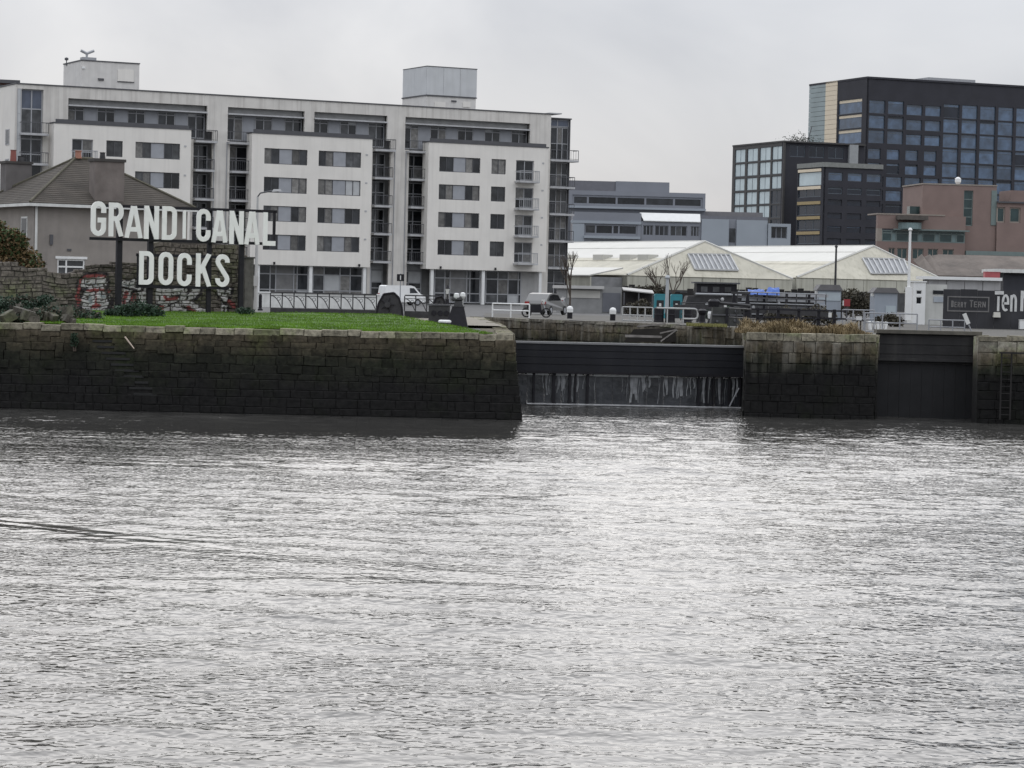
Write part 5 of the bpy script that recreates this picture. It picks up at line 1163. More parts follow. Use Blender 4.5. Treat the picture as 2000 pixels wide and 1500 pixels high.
# ---- bollards on the lock wall
bol = None
for px, Y, lab in ((1113, 154, 'black bollard with white domed top at the left end of the lock wall'), (1197, 149, 'black bollard with white domed top right of the silver car')):
    m_ = base_at(px, Y, GZ)
    if bol is None:
        bol = thing('bollard', lab, 'bollard', m_, 'white-topped bollards along the lock wall')
        MB().lathe((0, 0, 0), [(.16, 0), (.16, .38)], 12).build('shaft', BLACK, bol); MB().lathe((0, 0, .382), [(.19, 0), (.20, .22), (.15, .33), (.05, .38)], 12).build('dome', WHITE, bol)
    else: copy_tree(bol, m_, lab)
tb = thing('bollard', 'small black bollard with tilted white cap right of the black drums', 'bollard', base_at(1386, 142, GZ) @ Matrix.Rotation(R(16), 4, 'Y'), 'white-topped bollards along the lock wall')
MB().lathe((0, 0, 0), [(.16, 0), (.13, .3)], 10).build('shaft', BLACK, tb); MB().lathe((0, 0, .305), [(.18, 0), (.27, .25), (.27, .42), (.22, .45)], 12).build('cap', WHITE, tb)
# ---- pipe railings
def rail(label, px0, px1, Y0, Y1, h, bars, npost, m_, name='railing', rp=.032, z=GZ):
    a = at(px0, 605, Y0); b_ = at(px1, 605, Y1); d = b_-a; ang = math.atan2(d.y, d.x); L = math.hypot(d.x, d.y)
    root = thing(name, label, 'railing', Matrix.Translation((a.x, a.y, z)) @ Matrix.Rotation(ang, 4, 'Z'))
    for i in range(npost): x = L*i/(npost-1); MB().tube((x, 0, -.05), (x, 0, h), rp, n=6).build('post', m_, root)
    for zb in bars: MB().tube((0, 0, zb), (L, 0, zb), rp*.9, n=6).build('rail', m_, root)
    return root
wr = rail('white tube railing on the lock wall in front of the apartments', 962, 1034, 153, 152, .82, (.82, .42), 3, WHITE, rp=.045)
MB().tube((0, .05, .1), (wr.children[0].location.x+1.0, .05, .35), .02)
rail('grey tube railing on the lock wall left of the black drums', 1216, 1275, 148, 147, .82, (.82, .36, .05), 5, mat('rail_pale_grey', (.40, .40, .385), .6, .15), rp=.04)
cr_ = thing('curved_rail', 'pale curved tube rail beside the black drums', 'railing', base_at(1300, 145, GZ))
mt_ = mat('rail_pale_grey', (.40, .40, .385)); q = .0292
pts = [(-.5, 0, .82), (1.6, 0, .82)]+[(1.6+.22*math.sin(R(a)), 0, .60+.22*math.cos(R(a))) for a in range(0, 91, 15)]+[(1.82, 0, .42)]+[(1.65+.17*math.cos(R(a)), 0, .42-.17*math.sin(R(a))) for a in range(0, 91, 15)]+[(1.0, 0, .25)]
MB().path(pts, .05, 7).build('tube', mt_, cr_)
for x in (.1, 1.0): MB().tube((x, 0, -.02), (x, 0, .82), .04).build('post', mt_, cr_)
rail('grey galvanised guard railing at the edge of the second lock', 1690, 1792, 116, 116, .95, (.95, .52, .12), 4, GALV, z=GZ+.05)
rail('grey galvanised guard railing around the right side of the second lock', 1815, 1885, 115.4, 114.8, .72, (.72, .40, .1), 4, GALV, z=GZ+.05)
rail('short grey guard railing beside the red sign behind the weeds', 1646, 1708, 130, 130, .95, (.95, .5), 4, GALV, z=GZ+.1)
# white life-ring style board by the right railing
sb_ = thing('white_board', 'small pale tilted board fixed beyond the right guard railing', 'board', base_at(1888, 114.5, GZ+.85) @ Matrix.Rotation(R(-24), 4, 'Y'))
MB().box(-.09, .09, 0, .04, -.25, .25).build('face', WHITED, sb_); MB().tube((0, .05, -.9), (0, .05, 0), .03).build('stay', GALV, sb_)
# ---- dark fence with posts on the pier
fe = thing('post_fence', 'black post and rail fence on the pier behind the dry weeds', 'fence', base_at(1480, 119, GZ+.06))
Lf = (1648-1480)*M_PX(119)
for i, px in enumerate((1480, 1520, 1560, 1599, 1630)):
    x = (px-1480)*M_PX(119); MB().box(x-.07, x+.07, 0, .14, -.1, 1.05).build('post', BLACK, fe)
for z in (.30, .62, .98): MB().box(-.3, Lf+.1, -.05, 0, z-.035, z+.04).build('rail', BLACK, fe)
for i in range(3):
    x = 1.15+i*.55; MB().tube((x, -.08, .1), (x+.5, -.08, .62), .045, n=5).build('brace', BLACK, fe)
# ---- black lock-gate gear on the pier
gb = thing('gate_gear', 'bulky black gate gear box on the lock wall left of the weeds', 'lock machine', base_at(1418, 137, GZ))
MB().hexa([(-.85, -.4, -.1), (.85, -.4, -.1), (.85, .8, -.1), (-.85, .8, -.1)], [(-.7, -.3, 1.0), (.75, -.3, 1.0), (.75, .7, 1.0), (-.7, .7, 1.0)]).build('case', mat('gear_black_green', (.03, .031, .028), .7, .5, 2, bump=.02), gb)
MB().box(-.8, .9, -.42, -.32, .55, .63).build('band', DKGREY, gb); MB().box(-.05, .08, -.43, -.3, 0, .95).build('rib', BLACK, gb)
for x, z in ((-.5, .25), (.45, .3), (.5, .8)): MB().tube((x, -.5, z), (x, -.36, z), .07, n=8).build('bolt', DKGREY, gb)
MB().tube((-.9, .1, 1.25), (1.3, .1, 1.1), .09).build('shaft', BLACKM, gb)
MB().lathe((-.65, .1, 1.0), [(.3, 0), (.34, .3), (.2, .42)], 10).build('pulley', BLACK, gb)
# black drums on the lock wall
dr = None
for px, lab in ((1287, 'left of two tall black drums on the lock wall edge'), (1309, 'right of two tall black drums on the lock wall edge'), (1342, 'squat black drum under the curved pale rail')):
    m_ = base_at(px, 146, GZ)
    if dr is None:
        dr = thing('drum', lab, 'drum', m_, 'black drums on the lock wall')
        MB().lathe((0, 0, 0), [(.28, 0), (.30, .05), (.28, .1), (.28, .4), (.30, .44), (.28, .48), (.28, .8), (.2, .84)], 14).build('body', BLACK, dr); MB().lathe((0, 0, .841), [(.18, 0), (.14, .05)], 12).build('lid', BLACKM, dr)
    else: copy_tree(dr, m_, lab)
# ---- dark barge-like workboat stack and beams in the basin
bs = thing('work_barge', 'black work barge moored behind the lock with grey deck beams and blue tarpaulin', 'barge', base_at(1465, 172, GZ-.4))
k = M_PX(172)
hull = [(-4.7, 0.3), (-4.2, 1.9), (1.2, 2.0), (4.6, 1.5), (4.9, .3)]
MB().prism_y(hull, 0, 3.2).build('hull', BLACKM, bs)
MB().box(-3.6, -.9, .3, 2.8, 1.96, 2.75).build('cabin', BLACK, bs)
MB().box(-3.8, -.7, .1, 3.0, 2.76, 2.86).build('cabin_roof', DKGREY, bs)
for x in (-3.1, -2.3, -1.5): MB().box(x-.22, x+.22, .25, .297, 2.2, 2.55).build('cabin_window', GL_M, bs)
MB().tube((-3.7, -.15, 2.05), (-.6, -.15, 2.05), .07).build('rubbing_rail', MIDGREY, bs)
for z, x0, x1, m_ in ((1.75, -.6, 4.9, GALV), (1.25, -.8, 4.7, DKGREY), (2.1, 1.2, 5.2, MIDGREY), (.85, -1.0, 4.4, GALV)):
    MB().box(x0, x1, -.25, -.02, z-.10, z+.10).build('deck_beam', m_, bs)
for x in (.9, 2.4, 3.9): MB().box(x-.08, x+.08, -.30, -.26, .5, 2.2).build('stanchion', BLACK, bs)
for x, z, s in ((-2.9, 1.2, .14), (-1.9, 1.6, .12), (.2, 1.1, .13), (1.9, 1.45, .1)): MB().lathe((x, -.2, z), [(s*.5, 0), (s, s*.6), (s, s*1.4), (s*.4, s*2)], 8).build('fender', LTGREY, bs)
tp = thing('tarpaulin', 'bright blue tarpaulin bundle on the black work barge', 'tarpaulin', base_at(1490, 171.5, GZ+1.68))
rr = random.Random(8); nx = 14; vs = []
for j in range(5):
    for i in range(nx+1):
        x = -1.05+2.1*i/nx; t = j/4; zz = .36*math.sin(math.pi*min(1, t*1.0)) + (.16 if x > .15 else 0)*math.sin(math.pi*t)+.05*rr.uniform(-1, 1)-(.2 if abs(x-.15) < .12 else 0)*math.sin(math.pi*t)
        vs.append((x, -.5+1.0*t+.04*rr.uniform(-1, 1), max(0, zz)))
MB().add(vs, [(j*(nx+1)+i, j*(nx+1)+i+1, (j+1)*(nx+1)+i+1, (j+1)*(nx+1)+i) for j in range(4) for i in range(nx)]).build('sheet', mat('tarp_blue', (.055, .13, .42), .5, .25, 3), tp)
# ---- teal portable cabins with dark doorways
to = None
TEAL = mat('teal_plastic', (.03, .20, .235), .5, .12, 2)
for px, Y, lab in ((1289, 168, 'teal portable toilet left of the pale pole'), (1321, 170, 'narrower-looking teal portable toilet right of the pale pole')):
    m_ = base_at(px, Y, GZ-.1) @ Matrix.Scale(.80, 4)
    if to is None:
        to = thing('portable_toilet', lab, 'portable toilet', m_, 'teal portable toilets')
        MB().box(-.48, .48, .05, 1.0, .1, 1.95).build('shell', TEAL, to)
        MB().prism_y([(-.5, 1.96), (-.42, 2.12), (.42, 2.12), (.5, 1.96)], .0, 1.04).build('roof', TEAL, to)
        MB().box(-.46, -.30, -.0, .047, .1, 1.95).box(.30, .46, 0, .047, .1, 1.95).box(-.298, .298, 0, .047, 1.6, 1.95).build('door_frame', TEAL, to)
        MB().box(-.295, .295, .02, .048, .12, 1.595).build('door', mat('door_black', (.015, .015, .018), .6, .2), to); MB().box(-.5, .5, 0, 1.02, -.02, .098).build('skid', DKGREY, to)
        MB().box(-.09, .09, .0, .018, 1.1, 1.35).build('door_sign', WHITED, to)
    else: copy_tree(to, m_, lab)
# ---- kiosks
def kiosk(px0, px1, pyt, pyr, Y, label, band):
    w_ = (px1-px0)*M_PX(Y); root = thing('site_cabin', label, 'cabin', base_at((px0+px1)/2, Y, GZ)); ze = P((px0+px1)/2, pyr, Y).z-GZ; zt = P((px0+px1)/2, pyt, Y).z-GZ
    KB = mat('cabin_bluegrey', (.28, .31, .345), .55, .08, 1, streak=.2)
    MB().box(-w_/2, w_/2, 0, 2.2, -.1, ze).build('wall', KB, root)
    MB().prism_y([(-w_/2-.12, ze+.002), (-w_/2+.15, zt), (w_/2-.15, zt), (w_/2+.12, ze+.002)], -.15, 2.4).build('roof', mat('cabin_roof_grey', (.13, .125, .125), .8, .2), root)
    if band: MB().box(-w_/2+.05, w_/2-.05, -.04, -.003, ze-.75, ze-.15).build('shutter', mat('shutter_paleblue', (.37, .42, .44), .5, .08), root)
    else: MB().box(0, w_/2-.1, -.04, -.003, .2, ze-.9).build('shutter', mat('shutter_paleblue', (.37, .42, .44)), root)
    MB().box(-w_/2-.2, -w_/2-.002, .1, .4, ze-.25, ze-.05).build('lamp', WHITED, root)
kiosk(1597, 1642, 556, 567, 185, 'blue-grey cabin with grey roof left of the red sign', True)
kiosk(1707, 1752, 562, 572, 180, 'taller blue-grey cabin with grey roof beside the white flagpole', False)
rs = thing('red_sign', 'small dark red sign box between the two blue-grey cabins', 'sign', base_at(1654, 183, GZ))
MB().box(-.22, .22, 0, .3, 1.0, 1.5).build('box', mat('dark_red', (.28, .03, .035), .6, .2), rs); MB().tube((0, .15, -.1), (0, .15, 1.0), .05).build('post', DKGREY, rs)
MB().box(-.3, -.23, 0, .2, 1.05, 1.4).build('side', WHITED, rs)
# white crates / loungers row behind the guard railing
mb = None
for i in range(5):
    x_px = 1702+i*7; o = thing('white_board', 'white upright boards stacked behind the guard railing beside the taller cabin', 'board', base_at(x_px, 134, GZ) @ Matrix.Rotation(R(-8+i*5), 4, 'Y'), 'white boards stacked behind the guard railing')
    MB().box(-.06, .06, 0, .5, -.02, .42).build('face', WHITE, o); MB().box(-.07, .07, .1, .4, .42, .45).build('edge', WHITED, o)
wt = thing('table', 'small black table with white top items on the right quay', 'table', base_at(1678, 128, GZ))
MB().box(-.33, .33, -.2, .2, .50, .55).build('top', BLACK, wt); MB().box(-.12, -.05, -.04, .04, -.05, .5).build('leg', BLACK, wt); MB().box(.05, .12, -.04, .04, -.05, .5).build('leg', BLACK, wt)
wx = thing('water_tub', 'white plastic tub standing on the small black table', 'tub', base_at(1678, 128, GZ+.55))
MB().hexa([(-.12, -.1, 0), (.12, -.1, 0), (.12, .1, 0), (-.12, .1, 0)], [(-.14, -.12, .17), (.14, -.12, .17), (.14, .12, .17), (-.14, .12, .17)]).build('body', WHITE, wx); MB().box(-.15, .15, -.13, .13, .172, .2).build('lid', WHITED, wx)
# ---- flagpole and posts
def pole(name, label, px0, py0, px1, py1, Y, r, m_, cat='pole'):
    b_ = P(px1, py1, Y); t = P(px0, py0, Y); root = thing(name, label, cat, Matrix.Translation((b_.x, Y, b_.z)))
    h = t.z-b_.z; MB().tube((0, 0, 0), (0, 0, h), r, r*.7, 8).build('shaft', m_, root); MB().lathe((0, 0, h), [(r*.7, 0), (r*1.3, r), (r*.6, r*2.2)], 8).build('finial', m_, root); return root, h
fl, h_ = pole('flagpole', 'tall white flagpole rising in front of the second shed', 1776, 452, 1773, 622, 150, .10, WHITE)
MB().box(-.17, .17, -.17, .17, -.1, 1.85).build('base_box', WHITE, fl)
pole('lamp_post', 'slim dark post in front of the second white shed', 1632, 484, 1630, 606, 190, .10, BLACKM)
pole('pipe_post', 'pale grey vertical post between the two teal toilets', 1304, 546, 1302, 612, 160, .13, mat('post_pale', (.38, .40, .41), .6, .1))
st_, h_ = pole('sign_post', 'thin pole with black square sign showing the numeral 1 in front of the van', 781, 536, 781, 606, 190, .045, GALV)
MB().box(-.27, .27, -.06, -.02, h_-.5, h_+.02).build('sign_face', BLACK, st_); MB().box(-.035, .035, -.075, -.062, h_-.40, h_-.08).build('numeral', WHITED, st_)
# street lamp behind the sign
b_ = P(499, 612, 150); lp = thing('street_lamp', 'tall street lamp with arm behind the white letters', 'street lamp', Matrix.Translation((b_.x, 150, b_.z)))
h_ = P(493, 384, 150).z-b_.z; GP_ = mat('lamp_pole_pale', (.42, .42, .41), .6, .1)
MB().tube((0, 0, -.3), (0, 0, h_), .12, .06, 8).build('shaft', GP_, lp); e = P(524, 376, 150).x-P(493, 380, 150).x
MB().path([(0, 0, h_), (.15, 0, h_+.22), (e, 0, h_+.38)], .045, 6).build('arm', DKGREY, lp)
MB().hexa([(e-.1, -.14, h_+.30), (e+.5, -.1, h_+.36), (e+.5, .1, h_+.36), (e-.1, .14, h_+.30)], [(e, -.08, h_+.46), (e+.38, -.06, h_+.47), (e+.38, .06, h_+.47), (e, .08, h_+.46)]).build('lamp_head', LTGREY, lp)
MB().box(-.14, .14, -.2, -.125, 1.6, 2.2).build('service_box', GP_, lp)
# small posts by the lawn's left back edge
for px, Y, lab, h in ((508, 139, 'small black post at the left end of the lawn railing', .8),):
    o = thing('short_post', lab, 'post', base_at(px, Y, GZ+.35)); MB().lathe((0, 0, -.1), [(.09, 0), (.09, h), (.05, h+.08)], 8).build('shaft', BLACK, o); MB().lathe((0, 0, -.12), [(.14, 0), (.14, .08), (.1, .12)], 8).build('foot', BLACK, o)
# low white wall in front of the apartments
fl_ = Frame(500, 196, 12, 590); lw2 = thing('low_wall', 'long low white rendered wall behind the black railing', 'wall', fl_)
ue = fl_.U(742, 590); zt = fl_.Z(560, 573)
MB().box(0, ue, 0, .3, -.2, zt).build('wall', WHITED, lw2); MB().box(-.05, ue+.05, -.06, .36, zt+.003, zt+.1).build('coping', WHITE, lw2)
# ---- vehicles
def vehicle(name, label, m_, paint, prof, W_, glass_side, wins, wheels, wr, front_lights, screen=None):
    root = thing(name, label, 'van' if 'van' in name else 'car', m_); body = MB(); n_ = len(prof)
    tuck = lambda z: .10 if z > prof_mid else .0
    prof_mid = .55*max(z for _, z in prof)
    a = [(x, 0+tuck(z), z) for x, z in prof]; b_ = [(x, W_-tuck(z), z) for x, z in prof]
    body.add(a+b_, [tuple(range(n_)), tuple(range(2*n_-1, n_-1, -1))]+[(i, i+n_, (i+1) % n_+n_, (i+1) % n_) for i in range(n_)])
    bo = body.build('body', paint, root)
    for q in wins:
        MB().prism_y(q, .055, .10).build('window', GL_D, root)
        MB().prism_y(q, W_-.10, W_-.055).build('window', GL_D, root)
    if screen:
        (x0, z0), (x1, z1) = screen; MB().hexa([(x0, .15, z0), (x1, .22, z1), (x1, W_-.22, z1), (x0, W_-.15, z0)], [(x0+.03, .15, z0+.03), (x1+.03, .22, z1+.03), (x1+.03, W_-.22, z1+.03), (x0+.03, W_-.15, z0+.03)]).build('windscreen', GL_D, root)
    for x in wheels:
        for y in (-.02, W_-.18):
            wh = MB().tube((x, y, wr), (x, y+.2, wr), wr, n=16).build('wheel', RUBBER, root); MB().tube((x, y-.01, wr), (x, y+.21, wr), wr*.6, n=12).build('rim', MIDGREY, wh)
    for x, z, m2 in front_lights:
        for y in (.1, W_-.4): MB().box(x-.05, x+.05, y, y+.3, z-.08, z+.08).build('headlight' if m2 == 'w' else 'tail_light', mat('light_clear', (.6, .6, .6), .2, .05) if m2 == 'w' else mat('light_red', (.3, .02, .02), .3, .1), root)
    return root
van = [(0, .35), (0, 1.0), (.10, 1.9), (.3, 2.0), (2.9, 2.0), (3.3, 1.9), (3.95, 1.2), (4.4, 1.02), (4.5, .75), (4.5, .35)]
VY = 238; kv = M_PX(VY); p = P(752, 600, VY)
vehicle('delivery_van', 'white panel van parked in front of the apartment entrance', Matrix.Translation((p.x, VY, GZ-.1)) @ Matrix.Rotation(R(28), 4, 'Z') @ Matrix.Scale(.93, 4), WHITE, van, 1.8, None, [[(2.75, 1.18), (2.75, 1.75), (3.2, 1.75), (3.75, 1.18)]], (.85, 3.6), .33, [(4.48, .8, 'w'), (.02, 1.1, 'r')], ((3.95, 1.21), (3.32, 1.88)))
for x in (1.2, 2.55): pass
car = [(0, .3), (0, .75), (.15, .95), (.7, 1.4), (1.3, 1.48), (2.3, 1.42), (3.0, .98), (3.9, .85), (4.15, .65), (4.2, .3)]
cwin = [[(.45, .98), (.82, 1.33), (1.35, 1.39), (1.35, .98)], [(1.43, .98), (1.43, 1.39), (2.2, 1.34), (2.75, .98)]]
SILV = mat('car_silver', (.22, .225, .23), .3, .05, metal=.3); GRYC = mat('car_grey', (.10, .105, .11), .3, .05)
def car_at(px, Y, rz, label, paint, z=GZ): return vehicle('parked_car', label, base_at(px, Y, z, rz), paint, car, 1.7, None, cwin, (.75, 3.35), .31, [(4.17, .7, 'w'), (.02, .8, 'r')], ((3.0, 1.0), (2.33, 1.42)))
car_at(1098, 205, 12, 'silver parked car between the two white-topped bollards', SILV)
car_at(1068, 172, 68, 'pale silver parked car right of the white railing, left of the bollards', mat('car_pale', (.15, .147, .14), .35, .05))
# ---- motorbike by the white railing
mbk = thing('motorbike', 'black motorbike parked at the right end of the white railing', 'motorbike', base_at(1046, 156, GZ))
for x in (-.55, .65):
    MB().path([(x+.27*math.cos(a*.5236), 0, .3+.27*math.sin(a*.5236)) for a in range(13)], .05, 6).build('wheel', RUBBER, mbk)
MB().hexa([(-.4, -.12, .3), (.4, -.12, .3), (.4, .12, .3), (-.4, .12, .3)], [(-.55, -.1, .72), (.3, -.12, .82), (.3, .12, .82), (-.55, .1, .72)]).build('body', BLACK, mbk)
MB().box(-.6, .0, -.11, .11, .73, .80).build('seat', RUBBER, mbk); MB().tube((.65, 0, .3), (.42, 0, .95), .04).build('fork', MIDGREY, mbk); MB().tube((.40, -.3, .98), (.40, .3, .98), .025).build('handlebar', BLACK, mbk); MB().box(.36, .55, -.12, .12, .85, 1.1).build('fairing', WHITED, mbk)
# ---- white cabins, black hoarding and dark shed at right
CY = 165
wc = thing('white_cabin', 'white flat-roofed cabin with small square windows beside the flagpole', 'cabin', base_at(1783, CY, GZ)); k = M_PX(CY)
zt = P(1790, 551, CY).z-GZ
ops = [(.18, .55, P(1790, 575, CY).z-GZ, P(1790, 567, CY).z-GZ), (.18, .55, P(1790, 594, CY).z-GZ, P(1790, 580, CY).z-GZ)]
wall_boxes(MB(), 0, .78, -.1, zt, ops, 0, .2).build('wall', WHITE, wc); MB().box(0, .78, .2, 2.4, -.1, zt-.02).build('core', WHITED, wc)
for o in ops: window(wc, o[0], o[1], o[2], o[3], .06, (1,), (1,), WHITE, lambda i, j: GL_D, .04)
MB().box(-.06, .84, -.06, 2.5, zt+.003, zt+.07).build('roof', WHITE, wc)
MB().box(.79, 2.2, .3, 2.4, -.1, P(1810, 555, CY).z-GZ).build('annex', mat('annex_pale', (.48, .48, .45), .7, .1, streak=.3), wc)
MB().box(1.30, 2.15, .24, .296, P(1820, 574, CY).z-GZ, P(1820, 567, CY).z-GZ).build('window', GL_D, wc)
MB().box(1.35, 2.15, .24, .296, P(1820, 590, CY).z-GZ, P(1820, 579, CY).z-GZ).build('notice_board', mat('notice_grey', (.32, .35, .38), .6, .1), wc)
GY = 200; wg = thing('white_fascia_building', 'long low grey building with bright white roof edge at the right', 'building', base_at(1812, GY, GZ)); k = M_PX(GY)
zt = P(1880, 541, GY).z-GZ; L = (1953-1812)*k
for i in range(4): MB().box(L*i/4+.02, L*(i+1)/4-.02, 0, 3, -.1, zt-.25).build('wall_panel', mat('pale_panel', (.34, .335, .33), .7, .12, streak=.35), wg)
MB().box(-.5, L+.05, -.3, 3.2, zt-.24, zt).build('fascia', WHITE, wg)
rd = thing('red_container', 'small red container on the white-edged roof at the right', 'container', base_at(1922, GY+.6, GZ+zt)); MB().box(0, (1948-1924)*k+.2, 0, .8, .002, .42).build('body', mat('container_red', (.27, .06, .065), .7, .2), rd); MB().box(-.03, 1.2, -.02, .82, .421, .47).build('lid', mat('container_red', (.42, .06, .075)), rd)
DY = 215; dk_ = thing('dark_shed', 'dark shed with pale eaves at the right edge above the hoarding', 'shed', base_at(1958, DY, GZ)); k = M_PX(DY)
zt = P(1980, 533, DY).z-GZ; MB().box(0, 8, 0, 5, -.1, zt).build('wall', mat('dark_navy_clad', (.028, .029, .036), .7, .2), dk_); MB().box(-.9, 8.2, -.6, 5.2, zt+.003, zt+.3).build('eaves', WHITED, dk_)
for i in range(3): MB().box(.6+i*1.2, 1.2+i*1.2, -.35, -.003, zt-.15, zt-.0).build('bracket', BLACK, dk_)
HY = 150
hf = Frame(1842, HY, 0, 600); hd_ = thing('hoarding', 'black painted hoarding with white lettering along the right quay', 'hoarding', hf); HB = mat('hoarding_black', (.022, .022, .025), .7, .35, .8, streak=.3, streak_col=(.05, .05, .05), rnd=.25)
zt = hf.Z(1900, 566); L = hf.U(2075, 600); npn = 7
for i in range(npn): MB().box(L*i/npn+.008, L*(i+1)/npn-.008, 0, .08, -.1, zt+.03*math.sin(i*2.1)).build('board', HB, hd_)
MB().box(0, L, .082, .16, .3, .42).build('batten', WOOD, hd_)
GRS2 = mat('paint_grey_dull', (.16, .155, .15), .8, .2, 4); LTT = mat('letter_white_worn', (.56, .56, .54), .7, .15, 4)
fx0, fx1, fz0, fz1 = hf.U(1850, 595), hf.U(1932, 595), hf.Z(1890, 609), hf.Z(1890, 579)
mb = MB(); t = .07
mb.box(fx0, fx1, -.03, -.004, fz1-t, fz1).box(fx0, fx1, -.03, -.004, fz0, fz0+t).box(fx0, fx0+t, -.03, -.004, fz0+t+.001, fz1-t-.001).box(fx1-t, fx1, -.03, -.004, fz0+t+.001, fz1-t-.001); mb.build('sign_frame', GRS2, hd_)
def word(txt, x0, y0, x1, y1, big, m_, s=.16):
    n_ = len(txt); wch = (x1-x0)/n_
    for i, ch in enumerate(txt):
        top = y0 if i == 0 and big else y0+(y1-y0)*.18
        letter_mesh(ch, hf.U(x0+i*wch+.8, 595), hf.U(x0+(i+1)*wch-.8, 595), hf.Z(x0, y1), hf.Z(x0, top), -.02, -.004, m_, hd_, s=s)
word('DERRY', 1857, 587, 1888, 600, True, GRS2); word('TERN', 1893, 586, 1926, 600, True, GRS2)
hz = lambda y: hf.Z(1960, y)
for x0, x1, y0, y1 in ((1942.5, 1960, 568.5, 575.5), (1947.5, 1952, 579, 608)): MB().box(hf.U(x0, 590), hf.U(x1, 590), -.03, -.004, hz(y1), hz(y0)).build('letter_stroke', LTT, hd_)
letter_mesh('e', hf.U(1956.5, 592), hf.U(1971, 592), hz(608), hz(561), -.03, -.004, LTT, hd_, s=.095)
letter_mesh('n', hf.U(1973, 592), hf.U(1986, 592), hz(608), hz(561), -.03, -.004, LTT, hd_, s=.095)
letter_mesh('M', hf.U(1993, 592), hf.U(2022, 592), hz(607), hz(567), -.03, -.004, LTT, hd_, s=.14)
sp = thing('floodlight', 'pale floodlight box fixed low on the black hoarding', 'floodlight', Matrix.Translation(hf.w(hf.U(1945, 612), -.35, hz(620)))); MB().hexa([(-.2, 0, 0), (.22, 0, 0), (.22, .3, 0), (-.2, .3, 0)], [(-.16, .05, .3), (.2, .05, .3), (.2, .3, .3), (-.16, .3, .3)]).build('housing', mat('flood_cream', (.50, .49, .43), .6, .1), sp); MB().box(-.05, .05, .3, .36, .05, .2).build('bracket', BLACK, sp)
wbx = thing('white_box', 'white box standing against the black hoarding at the right edge', 'box', base_at(1999, 149, GZ+.05)); MB().box(-.18, .25, 0, .4, 0, .5).build('body', WHITE, wbx); MB().box(-.2, .27, -.02, .42, .502, .55).build('lid', WHITED, wbx)
pk = thing('plank', 'pale plank lying at the edge of the second lock', 'plank', base_at(1853, 113.6, GZ+.04)); MB().box(-.42, .42, -.1, .05, -.02, .06).build('board', mat('plank_pale', (.45, .44, .42), .8, .15), pk); MB().box(-.38, -.3, -.08, .03, -.06, -.021).build('batten', WOOD, pk)
# driftwood stick on the quay stairs
dw = thing('driftwood_stick', 'pale driftwood stick leaning on the quay stairs', 'stick', Matrix.Identity(4)); a, c = at(244, 658, 101.9), at(262, 681, 101.6); MB().tube(a, a.lerp(c, .55), .035, .03, 6).tube(a.lerp(c, .55), c, .03, .02, 6).build('branch', mat('driftwood', (.42, .34, .27), .8, .2), dw)

# ================================================================== DARK LOCKSIDE CLUTTER (between the toilets and the cabins)
yf = thing('yard_fence', 'long dark timber yard fence in front of the white sheds', 'fence', base_at(1214, 212, GZ)); kf = M_PX(212); DKW = mat('fence_dark_timber', (.022, .020, .019), .9, .4, 2, rnd=.5)
for i in range(34):
    x = i*(1645-1214)*kf/34; h = 2.15+.12*math.sin(i*1.7)+(-.5 if 5 < i < 10 else 0); MB().box(x+.015, x+(1645-1214)*kf/34-.015, 0, .06, -.1, h).build('board', DKW, yf)
for z in (.5, 1.6): MB().box(0, (1645-1214)*kf, .061, .14, z-.05, z+.05).build('rail', DKW, yf)
os_ = thing('open_shed', 'low open store with pale sloping roof left of the teal toilets', 'shed', base_at(1216, 196, GZ)); ko = M_PX(196)
MB().hexa([(0, -.3, 1.75), (2.35, -.3, 1.55), (2.35, 2, 1.75), (0, 2, 1.95)], [(0, -.3, 1.83), (2.35, -.3, 1.63), (2.35, 2, 1.83), (0, 2, 2.03)]).build('roof', mat('shed_pale_roof', (.36, .35, .33), .7, .2), os_)
for x in (.08, 1.2, 2.25): MB().box(x-.05, x+.05, -.2, -.1, -.05, 1.6).build('post', DKGREY, os_)
MB().box(0, 2.35, 1.6, 1.7, -.05, 1.7).build('back_wall', DKW, os_)
for x, h in ((.3, .7), (.8, .5), (1.5, .8)): MB().box(x, x+.4, .2, .6, -.02, h).build('crate', DKGREY, os_)
# footbridge over the lock tail with handrails
fbx = base_at(1440, 156, GZ); kb = M_PX(156); fbr = thing('footbridge', 'dark steel footbridge with grey handrails over the lock behind the pier', 'footbridge', fbx); Lb = (1612-1440)*kb
MB().box(0, Lb, 0, .12, .55, .85).build('girder', BLACKM, fbr); MB().box(0, Lb, 1.1, 1.22, .55, .85).build('girder', BLACKM, fbr); MB().box(0, Lb, .13, 1.09, .78, .84).build('deck', DKGREY, fbr)
for i in range(10):
    x = Lb*i/9; MB().box(x-.03, x+.03, -.05, -.002, .5, 1.85).build('stanchion', BLACKM, fbr)
for z, m_ in ((1.85, GALV), (1.5, DKGREY), (1.18, GALV)): MB().tube((0, -.08, z), (Lb, -.08, z-.05), .035).build('handrail', m_, fbr)
for i in range(0, 9, 2):
    x = Lb*i/9; MB().tube((x, .06, -.1), (x+Lb/9, .06, .55), .06, n=5).build('strut', BLACKM, fbr)
for x in (.4, Lb*.5, Lb-.4): MB().box(x-.12, x+.12, .2, .9, -.3, .55).build('pier_leg', BLACK, fbr)
